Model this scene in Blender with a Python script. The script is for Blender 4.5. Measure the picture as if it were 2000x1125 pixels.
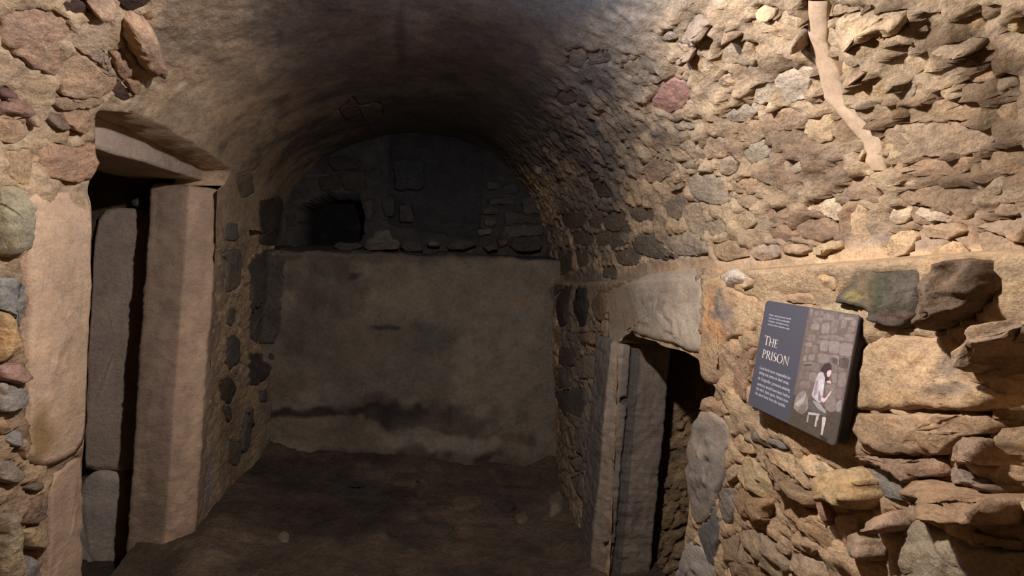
import bpy, bmesh, math, random
import numpy as np
from mathutils import Vector, Matrix

for o in list(bpy.data.objects):
    bpy.data.objects.remove(o)
SC = bpy.context.scene
COL = SC.collection

# ------------------------------------------------------------------ camera
FPX, CXP, CYP = 1050.0, 1000.0, 562.5          # focal length in pixels of a 2000 x 1125 frame
VPX, VPY, ROLL = 830.0, 480.0, math.radians(2.3)
EYE = np.array([0.0, 0.0, 1.5])
_y = np.array([(VPX - CXP) / FPX, -(VPY - CYP) / FPX, -1.0]); _y /= np.linalg.norm(_y)
_z = np.array([math.sin(ROLL), math.cos(ROLL), 0.0]); _z[2] = -(_z[0] * _y[0] + _z[1] * _y[1]) / _y[2]
_z /= np.linalg.norm(_z)
_x = np.cross(_y, _z)
AX = np.array([_x, _y, _z])                    # rows: world axes in camera space
cd = bpy.data.cameras.new('camera')
cd.sensor_width = 36.0
cd.lens = 36.0 * FPX / 2000.0
cd.clip_start = 0.02
co = bpy.data.objects.new('camera', cd)
COL.objects.link(co)
M = Matrix([list(AX[i]) + [EYE[i]] for i in range(3)] + [[0, 0, 0, 1]])
co.matrix_world = M
SC.camera = co

# ------------------------------------------------------------------ world, exposure
w = bpy.data.worlds.new('world'); SC.world = w
w.use_nodes = True
w.node_tree.nodes['Background'].inputs[0].default_value = (0.55, 0.62, 0.8, 1)
w.node_tree.nodes['Background'].inputs[1].default_value = 0.0
SC.view_settings.view_transform = 'Standard'
SC.view_settings.look = 'None'
SC.view_settings.exposure = 0.0
SC.view_settings.gamma = 1.0
SC.view_settings.use_curve_mapping = False
LAMP = np.array([0.08, 1.02, 2.10])            # the lamp fixed to the vault just above the frame
LAMP_POWER, LAMP_TILT, LAMP_COLOR = 19.0, 0.0, (1.0, 0.945, 0.93)
GLOW_POWER, GLOW_COLOR = 46.0, (0.97, 0.935, 0.97)

COOL = np.array([0.17, 1.27, 2.17]); COOL_POWER, COOL_COLOR = 9.0, (0.45, 0.62, 1.0)   # added unseen fill lamp, tints the dark crown blue

# ------------------------------------------------------------------ helpers: noise, rays
def _hash(ix, iy, iz, seed):
    h = (ix * 374761393 + iy * 668265263 + iz * 2147483647 + seed * 974634777) & 0xFFFFFFFF
    h = ((h ^ (h >> 13)) * 1274126177) & 0xFFFFFFFF
    h = ((h ^ (h >> 15)) * 2246822519) & 0xFFFFFFFF
    return ((h ^ (h >> 16)) & 0xFFFF) / 65535.0

def vnoise(P, seed=0):
    P = np.asarray(P, float)
    I = np.floor(P).astype(np.int64); f = P - I
    f = f * f * f * (f * (f * 6 - 15) + 10)
    r = 0.0
    for dx in (0, 1):
        wx = f[..., 0] if dx else 1 - f[..., 0]
        for dy in (0, 1):
            wy = f[..., 1] if dy else 1 - f[..., 1]
            for dz in (0, 1):
                wz = f[..., 2] if dz else 1 - f[..., 2]
                r = r + wx * wy * wz * _hash(I[..., 0] + dx, I[..., 1] + dy, I[..., 2] + dz, seed)
    return r * 2 - 1

def fbm(P, scale, octaves=4, seed=0, gain=0.5):
    r = 0.0; a = 1.0
    for k in range(octaves):
        r = r + a * vnoise(np.asarray(P) * scale + 17.3 * k, seed + k)
        a *= gain; scale *= 2.03
    return r

def ridged(P, scale, octaves=3, seed=0):
    r = 0.0; a = 1.0
    for k in range(octaves):
        r = r + a * (1 - 2 * np.abs(vnoise(np.asarray(P) * scale + 9.1 * k, seed + k)))
        a *= 0.55; scale *= 2.1
    return r

def worley(P, scale, seed=0):
    """distance to nearest feature point and the difference to the second nearest"""
    P = np.asarray(P, float) * scale
    I = np.floor(P).astype(np.int64)
    d1 = np.full(P.shape[:-1], 9.0); d2 = np.full(P.shape[:-1], 9.0); cid = np.zeros(P.shape[:-1])
    for dx in (-1, 0, 1):
        for dy in (-1, 0, 1):
            for dz in (-1, 0, 1):
                J = I + np.array([dx, dy, dz])
                q = np.stack([J[..., k] + _hash(J[..., 0], J[..., 1], J[..., 2], seed + 31 * k) for k in range(3)], -1)
                d = np.sqrt(((P - q) ** 2).sum(-1))
                h = _hash(J[..., 0], J[..., 1], J[..., 2], seed + 777)
                m = d < d1
                d2 = np.where(m, d1, np.minimum(d2, d))
                cid = np.where(m, h, cid)
                d1 = np.where(m, d, d1)
    return d1, d2 - d1, cid

def rays(px):
    px = np.asarray(px, float)
    v = np.stack([(px[..., 0] - CXP) / FPX, -(px[..., 1] - CYP) / FPX, -np.ones(px.shape[:-1])], -1)
    return v @ AX.T

def proj(P):
    v = (np.asarray(P, float) - EYE) @ AX
    d = np.maximum(-v[..., 2], 1e-3)
    r = np.stack([CXP + FPX * v[..., 0] / d, CYP - FPX * v[..., 1] / d], -1)
    r[-v[..., 2] < 0.02] = -9999
    return r

def smooth(t):
    t = np.clip(t, 0, 1); return t * t * (3 - 2 * t)

# ------------------------------------------------------------------ the tunnel: its smooth section
XR, XC, ZC = 0.93, 0.03, 2.30
def spring_r(y): return np.clip(1.5 - 0.09 * (y - 1.0), 1.29, 1.56)
ZSL = 1.55
YB, YBU, ZLEDGE = 3.75, 3.93, 1.43
def floor_z(x, y): return -0.07 - 0.045 * x + 0.03 * np.clip((y - 2.6) / 1.1, 0, 1) * (x < 0)
def right_x(y, z):
    return XR + 0.06 * smooth((y - 3.2) / 0.5) * smooth((1.0 - z) / 0.8)
def left_x(y, z):
    base = -1.0 + 0.015 * smooth((z - 1.3) / 0.25) + 0.085 * smooth((y - 3.25) / 0.5) - 0.06 * np.clip(1.5 - z, 0, 2)
    rec = smooth((y - 3.26) / 0.05) * smooth((z - 0.60 - 0.5 * np.clip(3.6 - y, 0, 1)) / 0.12)
    return base - 0.10 * rec
def vault_r(y, z):      # x of the right half above the springing
    zs = spring_r(y); a = XR + 0.035 - XC
    s = np.clip((z - zs) / (ZC - zs), 0, 1)
    return XC + a * np.sqrt(np.clip(1 - s ** 2.0, 0, 1))
def vault_l(y, z):
    a = 0.985 + XC
    s = np.clip((z - ZSL) / (ZC - ZSL), 0, 1)
    return XC - a * np.clip(1 - s ** 2.1, 0, 1) ** 0.5
def inside(P):
    x, y, z = P[..., 0], P[..., 1], P[..., 2]
    rx = np.where(z < spring_r(y), right_x(y, z), vault_r(y, z))
    lx = np.where(z < ZSL, left_x(y, z), np.minimum(vault_l(y, z), 9))
    return (x < rx) & (x > lx) & (y < np.where(z < ZLEDGE, YB, YBU)) & (z < ZC) & (z > floor_z(x, y))

def hit(px, surf=None):
    """points where the sight lines through px meet the smooth tunnel (or the plane surf=('x'|'y'|'z', value))"""
    d = rays(px)
    if surf:
        k = 'xyz'.index(surf[0])
        return EYE + d * ((surf[1] - EYE[k]) / d[..., k])[..., None]
    n = np.linalg.norm(d, axis=-1, keepdims=True); d = d / n
    lo = np.full(d.shape[:-1], 0.2); hi = np.full(d.shape[:-1], 6.0); done = np.zeros(d.shape[:-1], bool)
    for t in np.arange(0.25, 4.9, 0.05):
        ins = inside(EYE + d * t)
        new = (~ins) & (~done)
        hi = np.where(new, t, hi); lo = np.where(new, t - 0.05, lo); done |= new
    for _ in range(14):
        m = 0.5 * (lo + hi)
        ins = inside(EYE + d * m[..., None])
        lo = np.where(ins, m, lo); hi = np.where(ins, hi, m)
    return EYE + d * (0.5 * (lo + hi))[..., None]

def in_poly(px, poly):
    x, y = px[..., 0], px[..., 1]; r = np.zeros(x.shape, bool); n = len(poly)
    for i in range(n):
        x0, y0 = poly[i]; x1, y1 = poly[(i + 1) % n]
        c = ((y0 > y) != (y1 > y))
        r ^= c & (x < (x1 - x0) * (y - y0) / ((y1 - y0) if y1 != y0 else 1e-9) + x0)
    return r

def lin(c):
    c = np.asarray(c, float) / 255.0
    return np.where(c <= 0.04045, c / 12.92, ((c + 0.055) / 1.055) ** 2.4)

# ------------------------------------------------------------------ helpers: objects
def mesh_obj(name, V, F, mat, parent=None, smooth_shade=True, col=None):
    me = bpy.data.meshes.new(name)
    V = np.asarray(V, float)
    me.from_pydata(V.tolist(), [], [list(map(int, f)) for f in F] if not isinstance(F, np.ndarray) else F.tolist())
    if col is not None:
        a = me.color_attributes.new('Col', 'FLOAT_COLOR', 'POINT')
        c = np.ones((len(V), 4)); c[:, :3] = np.asarray(col)[:, :3]
        if np.shape(col)[-1] == 4: c[:, 3] = np.asarray(col)[:, 3]
        a.data.foreach_set('color', c.ravel())
    if smooth_shade:
        me.polygons.foreach_set('use_smooth', [True] * len(me.polygons))
    me.update()
    o = bpy.data.objects.new(name, me)
    if mat: me.materials.append(mat)
    COL.objects.link(o)
    if parent: o.parent = parent
    return o

def struct(o, label, cat='structure'):
    o['kind'] = 'structure'; o['label'] = label; o['category'] = cat
    return o

def thing(o, label, cat, group=None):
    o['label'] = label; o['category'] = cat
    if group: o['group'] = group
    return o

# ------------------------------------------------------------------ materials
def nodes(name):
    m = bpy.data.materials.new(name); m.use_nodes = True
    nt = m.node_tree; b = nt.nodes['Principled BSDF']
    b.inputs['Roughness'].default_value = 0.95
    b.inputs['Specular IOR Level'].default_value = 0.15
    return m, nt, b
def N(nt, t, **kw):
    n = nt.nodes.new(t)
    for k, v in kw.items(): setattr(n, k, v)
    return n
def stone_material(name, source, tint=(1, 1, 1), var=1.0, bump=1.0, grit=1.0, stretch=(1, 0.8, 1.25)):
    """rough masonry: own colour x mottling, mineral flecks and fine relief"""
    m, nt, b = nodes(name); L = nt.links.new
    geo = N(nt, 'ShaderNodeNewGeometry')
    mp = N(nt, 'ShaderNodeMapping'); mp.inputs['Scale'].default_value = stretch
    L(geo.outputs['Position'], mp.inputs['Vector'])
    if source == 'object':
        s = N(nt, 'ShaderNodeObjectInfo').outputs['Color']
    else:
        an = N(nt, 'ShaderNodeAttribute', attribute_name='Col'); s = an.outputs['Color']
    def noise(sc, det, rough, vec=mp.outputs[0]):
        n = N(nt, 'ShaderNodeTexNoise'); n.inputs['Scale'].default_value = sc
        n.inputs['Detail'].default_value = det; n.inputs['Roughness'].default_value = rough
        L(vec, n.inputs['Vector']); return n
    def ramp(src, stops):
        r = N(nt, 'ShaderNodeValToRGB'); e = r.color_ramp.elements
        while len(e) < len(stops): e.new(0.5)
        for k, (p, c) in enumerate(stops):
            e[k].position = p; e[k].color = (*c, 1)
        L(src, r.inputs[0]); return r.outputs[0]
    def mix(kind, fac, a, c):
        x = N(nt, 'ShaderNodeMix', data_type='RGBA', blend_type=kind)
        if isinstance(fac, float): x.inputs[0].default_value = fac
        else: L(fac, x.inputs[0])
        for q, i in ((a, 6), (c, 7)):
            if isinstance(q, tuple): x.inputs[i].default_value = (*q, 1)
            else: L(q, x.inputs[i])
        return x.outputs[2]
    n1 = noise(7.0, 6, 0.62); n2 = noise(38.0, 9, 0.74); n3 = noise(16.0, 5, 0.65); n4 = noise(150.0, 3, 0.6, geo.outputs['Position'])
    c = mix('MULTIPLY', 1.0, s, tint)
    c = mix('MULTIPLY', min(1.0, 0.8 * var), c, ramp(n1.outputs[0], [(0.30, (0.55, 0.55, 0.56)), (0.5, (0.97, 0.96, 0.95)), (0.72, (1.32, 1.28, 1.2))]))
    c = mix('MULTIPLY', min(1.0, 0.75 * var), c, ramp(n2.outputs[0], [(0.32, (0.50, 0.47, 0.45)), (0.5, (1.0, 1.0, 1.0)), (0.7, (1.3, 1.27, 1.2))]))
    c = mix('MULTIPLY', min(1.0, 0.5 * var), c, ramp(n3.outputs[1], [(0.38, (1.08, 0.95, 0.80)), (0.5, (1, 1, 1)), (0.62, (0.86, 0.90, 0.96))]))
    c = mix('MULTIPLY', min(1.0, 0.6 * var), c, ramp(n4.outputs[0], [(0.34, (0.62, 0.60, 0.58)), (0.5, (1.0, 1.0, 1.0)), (0.66, (1.28, 1.26, 1.22))]))
    L(c, b.inputs['Base Color'])
    v = N(nt, 'ShaderNodeTexVoronoi'); v.inputs['Scale'].default_value = 60.0
    L(mp.outputs[0], v.inputs['Vector'])
    def math_(op, a, k):
        x = N(nt, 'ShaderNodeMath', operation=op); L(a, x.inputs[0])
        if isinstance(k, float): x.inputs[1].default_value = k
        else: L(k, x.inputs[1])
        return x.outputs[0]
    h = math_('ADD', math_('MULTIPLY', n3.outputs[0], 1.3), math_('MULTIPLY', n2.outputs[0], 1.35 * grit))
    h = math_('ADD', h, math_('MULTIPLY', v.outputs['Distance'], 0.35 * grit))
    h = math_('ADD', h, math_('MULTIPLY', n4.outputs[0], 0.30 * grit))
    bp = N(nt, 'ShaderNodeBump'); bp.inputs['Strength'].default_value = 0.75 * bump
    bp.inputs['Distance'].default_value = 0.026
    if source != 'object':                     # calmer relief where the attribute's alpha says smooth
        k = math_('MULTIPLY', an.outputs['Alpha'], 0.75 * bump); L(k, bp.inputs['Strength'])
    L(h, bp.inputs['Height']); L(bp.outputs[0], b.inputs['Normal'])
    return m
def plain(name, rgb, rough=0.6, metal=0.0, spec=0.3):
    m, nt, b = nodes(name)
    b.inputs['Base Color'].default_value = (*lin(rgb), 1)
    b.inputs['Roughness'].default_value = rough; b.inputs['Metallic'].default_value = metal
    b.inputs['Specular IOR Level'].default_value = spec
    n = N(nt, 'ShaderNodeTexNoise'); n.inputs['Scale'].default_value = 90
    bp = N(nt, 'ShaderNodeBump'); bp.inputs['Strength'].default_value = 0.05
    nt.links.new(n.outputs[0], bp.inputs['Height']); nt.links.new(bp.outputs[0], b.inputs['Normal'])
    return m
M_STONE = stone_material('rubble_stone', 'object', var=0.9, bump=0.8)
M_DRESSED = stone_material('dressed_stone', 'object', var=0.55, bump=0.42, grit=1.2)
M_WALL = stone_material('rough_mortar', 'attr', var=0.85, bump=0.9, grit=1.1)
M_PLASTER = stone_material('old_plaster', 'attr', var=0.7, bump=0.5, grit=0.9, stretch=(1, 1, 1))
M_DRESSED_TONED = stone_material('dressed_stone_toned', 'attr', var=0.55, bump=0.42, grit=1.2)
M_STONE_TONED = stone_material('rubble_stone_toned', 'attr', var=0.85, bump=0.8)
M_EARTH = stone_material('earth_floor', 'attr', var=1.0, bump=0.9, stretch=(1, 1, 1))
M_MORTAR = stone_material('smooth_mortar', 'object', var=0.35, bump=0.25, grit=1.5, stretch=(1, 1, 1))
M_IRON = plain('rusted_iron', (58, 44, 36), 0.7, 0.6)
# ------------------------------------------------------------------ traced outlines: crops (x0, y0, scale) of the frame
CROP = dict(A=(1150, 0, 4.018), B=(1550, 0, 4.018), C=(1150, 260, 4.018), D=(1550, 260, 4.018), E=(1350, 780, 3.261),
            G=(1660, 500, 3.515), H=(1660, 800, 3.462), I=(1350, 490, 3.63), J=(0, 0, 4.018), K=(0, 260, 3.75),
            L=(0, 540, 3.75), M=(0, 820, 3.69), N=(400, 300, 2.81), O=(380, 650, 2.81), P=(1060, 400, 4.02),
            Q=(1060, 680, 3.125), R=(560, 240, 4.326), S=(820, 240, 4.166), T=(1120, 780, 3.261), V=(1100, 0, 2.009),
            X=(0, 560, 1.992), Z=(1050, 450, 1.667), _=(0, 0, 1.0))
def pts(crop, s):
    x0, y0, k = CROP[crop]
    return np.array([[x0 + float(a) / k, y0 + float(b) / k] for a, b in (q.split(',') for q in s.split())])

# (crop, outline, height in mm, colour, form: a angular / r rounded, tilt right, tilt down)
CEIL_STONES = [
 ('A', '860,100 1000,140 985,200 900,290 830,300 770,255 800,170', 48, (150,128,108), 'a', .5, .3),
 ('A', '740,400 870,330 870,380 820,460 770,430', 42, (150,130,108), 'a', .4, .3),
 ('A', '690,470 740,420 775,440 770,480 720,500', 25, (185,165,140), 'r', 0, 0),
 ('A', '600,250 660,225 740,250 700,290 640,315 595,280', 20, (125,115,105), 'a', 0, 0),
 ('A', '670,340 830,300 870,330 740,400', 25, (170,145,115), 'a', .2, .2),
 ('A', '590,620 680,600 830,660 810,750 740,850 640,890 520,830 490,790 560,700', 20, (150,98,92), 'a', 0, 0),
 ('A', '1060,185 1130,195 1240,230 1235,260 1100,265 1080,220', 40, (140,112,86), 'a', .2, .5),
 ('A', '1330,80 1400,10 1520,30 1515,90 1440,130 1370,130', 26, (195,165,120), 'a', .1, .4),
 ('A', '1650,330 1690,200 1730,230 1745,340 1700,360', 42, (150,130,108), 'r', .4, .2),
 ('A', '1270,110 1340,120 1420,150 1510,100 1560,60 1700,120 1680,210 1640,320 1530,300 1400,250 1300,230', 14, (190,160,122), 'a', 0, 0),
 ('A', '1500,570 1610,530 1700,520 1790,500 1760,650 1730,760 1590,800 1540,780 1480,660', 22, (212,196,170), 'a', .2, 0),
 ('A', '1340,640 1440,610 1480,700 1470,790 1360,820 1290,790', 12, (196,176,146), 'a', 0, 0),
 ('A', '1080,900 1120,850 1280,790 1370,840 1300,930 1120,960', 14, (170,154,134), 'a', 0, 0),
 ('A', '1000,440 1100,300 1280,310 1340,470 1320,520 1160,490 1060,500', 12, (196,168,126), 'a', 0, 0),
 ('A', '660,980 760,930 850,970 830,1010 700,1015', 18, (150,138,122), 'a', 0, .3),
 ('A', '480,590 560,560 600,610 560,640 490,620', 15, (140,128,112), 'a', 0, 0),
 ('A', '740,490 800,500 830,580 800,630 740,600', 12, (180,155,120), 'a', 0, 0),
 ('A', '0,400 100,380 190,390 200,450 130,490 0,500', 8, (92,88,86), 'a', 0, 0),
 ('A', '1080,720 1150,690 1170,760 1100,800', 12, (178,150,112), 'a', 0, 0),
 ('A', '280,480 400,440 440,540 360,600 280,570', 10, (150,132,110), 'a', 0, 0),
 ('A', '1010,620 1110,560 1200,620 1180,680 1050,690', 14, (190,158,116), 'a', 0, 0),
 ('A', '1400,860 1620,830 1700,930 1600,1030 1440,1010', 12, (150,118,90), 'a', 0, 0),
 ('A', '1180,960 1360,930 1420,1040 1330,1125 1180,1100', 12, (136,112,84), 'a', 0, 0),
 ('C', '930,40 1000,0 1090,30 1100,140 1080,200 940,200 900,120', 18, (172,142,108), 'a', 0, .2),
 ('C', '700,90 780,40 900,60 930,150 935,225 850,190 760,130', 24, (150,134,112), 'a', .3, .3),
 ('C', '720,200 860,215 940,240 870,290 730,240', 20, (138,122,100), 'a', 0, .2),
 ('C', '1040,210 1110,170 1190,210 1170,290 1100,340 1040,290', 22, (160,138,112), 'a', 0, .2),
 ('C', '430,240 540,180 640,200 690,270 640,340 480,400 440,330', 12, (142,116,94), 'a', 0, 0),
 ('C', '1225,130 1290,80 1380,50 1470,90 1440,180 1340,240 1280,240 1220,190', 16, (134,126,112), 'a', 0, 0),
 ('C', '780,340 880,290 1010,300 1090,350 1140,450 1120,540 1030,570 940,550 860,510 790,440', 26, (166,152,130), 'a', 0, .25),
 ('C', '650,440 700,390 770,360 780,390 740,430 660,460', 26, (140,122,98), 'a', .2, .3),
 ('C', '1110,380 1240,330 1340,360 1380,440 1300,480 1160,470', 14, (178,144,104), 'a', 0, 0),
 ('C', '1160,500 1300,480 1400,500 1390,560 1250,590 1170,560', 12, (172,146,112), 'a', 0, .2),
 ('C', '610,540 690,500 790,510 800,560 740,620 720,680 620,660', 14, (126,110,94), 'a', 0, 0),
 ('C', '760,560 830,530 930,620 920,790 890,830 770,730 740,640', 14, (182,160,126), 'a', 0, 0),
 ('C', '920,700 1060,660 1100,740 1050,810 940,800', 10, (184,168,134), 'a', 0, 0),
 ('C', '590,790 680,770 790,760 900,830 960,900 960,950 800,970 700,960 620,890', 18, (154,142,124), 'a', 0, .2),
 ('C', '330,860 420,790 540,790 600,900 720,960 700,1005 600,1000 470,970 370,940', 18, (128,120,106), 'a', 0, .2),
 ('C', '960,840 1110,830 1240,910 1270,960 1130,1000 1000,990', 16, (164,134,96), 'a', 0, .2),
 ('C', '1270,910 1400,860 1500,870 1530,960 1440,1005 1310,990', 16, (170,148,126), 'a', 0, .2),
 ('C', '30,380 110,340 220,440 200,500 90,510', 16, (66,62,60), 'a', 0, 0),
 ('C', '110,700 160,620 300,610 320,720 220,790 140,760', 18, (104,90,82), 'a', 0, .2),
 ('C', '320,570 440,560 520,590 510,680 400,700 330,660', 14, (122,108,92), 'a', 0, .3),
 ('C', '200,850 240,790 320,780 330,870 260,880', 18, (152,138,114), 'a', 0, .3),
 ('C', '1520,920 1600,850 1740,880 1760,920 1680,960 1590,950', 24, (180,144,106), 'r', 0, .4),
 ('C', '30,600 100,590 140,650 100,740 30,700', 10, (112,98,86), 'a', 0, 0),
 ('C', '190,920 320,890 370,960 350,1040 240,1030', 10, (112,104,92), 'a', 0, 0),
 ('C', '1180,620 1330,600 1360,700 1250,760 1170,720', 12, (186,156,114), 'a', 0, 0),
 ('C', '1400,600 1560,560 1640,640 1580,720 1420,700', 10, (150,118,90), 'a', 0, 0),
 ('C', '1560,190 1700,180 1760,260 1640,320 1540,290', 12, (186,164,134), 'a', 0, 0),
 ('C', '1420,740 1600,720 1680,800 1560,850 1440,830', 12, (150,114,88), 'a', 0, 0),
 ('B', '300,200 400,110 620,60 980,20 985,70 900,210 640,250 500,340 390,360 290,330 270,270', 48, (198,168,126), 'a', .35, .55),
 ('B', '830,320 870,270 920,280 910,340 850,350', 24, (180,152,114), 'a', .2, .3),
 ('B', '910,370 980,280 1030,310 1010,360', 26, (180,150,112), 'a', .2, .3),
 ('B', '1190,330 1340,290 1480,255 1560,280 1570,320 1480,360 1330,350', 40, (156,132,100), 'a', .2, .6),
 ('B', '440,600 540,540 630,510 640,545 560,600 470,630', 40, (172,140,106), 'a', .3, .5),
 ('B', '770,450 900,390 1060,370 1140,450 1100,530 960,590 860,600 780,540', 14, (190,160,120), 'a', 0, 0),
 ('B', '640,610 700,590 790,620 820,740 780,800 600,790 480,760 440,690', 12, (194,162,112), 'a', 0, 0),
 ('B', '850,640 960,600 1000,700 960,770 860,790 830,720', 12, (172,156,132), 'a', 0, 0),
 ('B', '390,450 560,480 600,560 450,600 400,560', 14, (194,158,106), 'a', 0, 0),
 ('B', '870,830 1230,750 1500,780 1560,850 1480,930 1220,950 900,970', 12, (138,112,80), 'a', 0, 0),
 ('B', '470,840 620,820 840,800 830,900 600,960 520,910', 12, (160,132,96), 'a', 0, .2),
 ('B', '1110,530 1300,460 1450,440 1480,500 1320,600 1180,610', 12, (132,120,104), 'a', 0, 0),
 ('B', '1720,160 1780,100 1840,100 1840,240 1730,230', 22, (178,146,90), 'r', 0, 0),
 ('B', '90,940 280,860 350,900 380,960 370,1080 250,1125 80,1050', 26, (190,158,110), 'a', .5, .2),
 ('B', '1010,40 1220,30 1300,120 1200,230 1050,240 1000,130', 12, (140,124,104), 'a', 0, 0),
 ('B', '1340,120 1500,100 1560,220 1400,250', 12, (170,132,84), 'a', 0, 0),
 ('B', '320,20 560,0 760,0 600,50 400,100 310,140', 14, (166,138,106), 'a', 0, 0),
 ('B', '1380,570 1600,480 1700,560 1560,640 1400,640', 14, (166,128,92), 'a', 0, 0),
 ('B', '1040,680 1350,640 1400,720 1200,760 1000,780', 14, (126,110,92), 'a', 0, 0),
 ('B', '1580,640 1760,560 1840,660 1800,760 1640,760', 14, (104,84,62), 'a', 0, 0),
 ('B', '1600,800 1808,790 1830,920 1700,960 1600,900', 14, (128,100,70), 'a', 0, 0),
 ('B', '1480,0 1680,0 1700,90 1560,160 1500,90', 14, (112,92,68), 'a', 0, 0),
 ('V', '1255,500 1340,485 1500,475 1720,490 1700,560 1620,600 1430,615 1300,630 1265,580', 16, (156,130,100), 'a', 0, .2),
 ('V', '1290,640 1440,620 1620,610 1600,680 1450,690 1300,680', 14, (158,122,88), 'a', 0, .2),
 ('V', '1640,610 1808,560 1830,680 1660,690', 14, (124,96,68), 'a', 0, 0),
 ('D', '540,180 570,100 610,140 590,200 545,215', 26, (186,158,118), 'r', .3, .3),
 ('D', '390,400 480,350 600,300 660,370 700,450 690,550 560,520 400,530 370,470', 14, (142,116,90), 'a', 0, 0),
 ('D', '150,560 280,510 360,500 410,560 400,690 330,690 200,600 110,600', 12, (208,188,152), 'a', 0, 0),
 ('D', '450,640 530,540 590,580 620,700 610,860 490,870 460,760', 10, (184,150,108), 'a', .2, 0),
 ('D', '160,900 260,850 400,850 390,910 310,920 240,965 170,940', 22, (190,158,112), 'a', .2, .5),
 ('D', '730,930 760,800 870,760 980,770 960,870 880,960 760,985', 10, (194,158,112), 'a', 0, .4),
 ('D', '1130,950 1180,880 1280,850 1340,880 1410,950 1340,1000 1240,1030 1140,1000', 12, (202,158,106), 'a', 0, 0),
 ('D', '800,590 900,570 950,600 930,680 820,720 750,680', 12, (204,178,142), 'a', 0, 0),
 ('D', '960,610 1010,580 1150,610 1260,660 1240,700 1100,690 1000,650', 16, (208,184,152), 'a', 0, 0),
 ('D', '840,370 990,360 1000,410 850,430', 14, (204,174,142), 'a', 0, 0),
 ('D', '1440,400 1640,340 1700,380 1640,480 1560,500 1480,460', 12, (172,148,116), 'a', 0, 0),
 ('D', '1420,740 1560,690 1820,680 1820,870 1640,800 1530,750', 14, (168,138,106), 'a', 0, .5),
 ('D', '1450,790 1540,770 1700,830 1820,890 1820,960 1640,950 1480,930', 8, (172,140,106), 'a', 0, 0),
 ('D', '840,440 1000,430 1160,400 1480,450 1500,560 1380,680 1250,640 1100,580 900,560 800,500', 10, (144,116,86), 'a', 0, 0),
 ('D', '1620,520 1808,480 1830,620 1700,660 1580,640', 10, (150,120,88), 'a', 0, 0),
 ('D', '100,680 250,660 380,720 400,800 220,860 60,820 20,740', 8, (150,116,88), 'a', 0, 0),
 ('D', '1000,720 1300,700 1400,760 1260,830 1050,820', 10, (172,140,106), 'a', 0, .3),
 ('P', '360,150 430,60 480,90 470,180 400,190', 12, (116,98,84), 'a', 0, 0),
 ('P', '120,330 230,300 240,520 130,560', 8, (104,98,88), 'a', 0, 0),
 ('P', '250,330 360,340 370,480 280,500', 8, (112,100,84), 'a', 0, 0),
 ('P', '480,480 590,460 580,580 470,570', 8, (110,102,90), 'a', 0, 0),
 ('P', '120,60 330,60 360,140 250,200 130,170', 9, (98,90,80), 'a', 0, 0),
 ('P', '240,210 370,200 420,290 350,330 240,290', 9, (108,96,82), 'a', 0, 0),
 ('P', '410,220 480,200 540,270 500,340 430,320', 9, (112,98,84), 'a', 0, 0),
 ('P', '600,370 720,330 800,400 740,480 620,480', 9, (124,114,100), 'a', 0, 0),
 ('_', '1095,178 1118,172 1130,186 1122,200 1100,204 1084,194', 8, (92,78,80), 'a', 0, 0),
 ('_', '1112,95 1140,90 1150,115 1130,135 1110,125', 8, (100,94,92), 'a', 0, 0),
 ('_', '700,205 740,200 750,225 715,240', 10, (104,92,80), 'a', 0, 0),
 ('_', '660,215 690,190 705,210 680,235', 10, (96,84,72), 'a', 0, 0),
 ('_', '1180,455 1215,420 1235,440 1225,480 1195,490', 10, (118,108,94), 'a', 0, 0),
]
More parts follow.
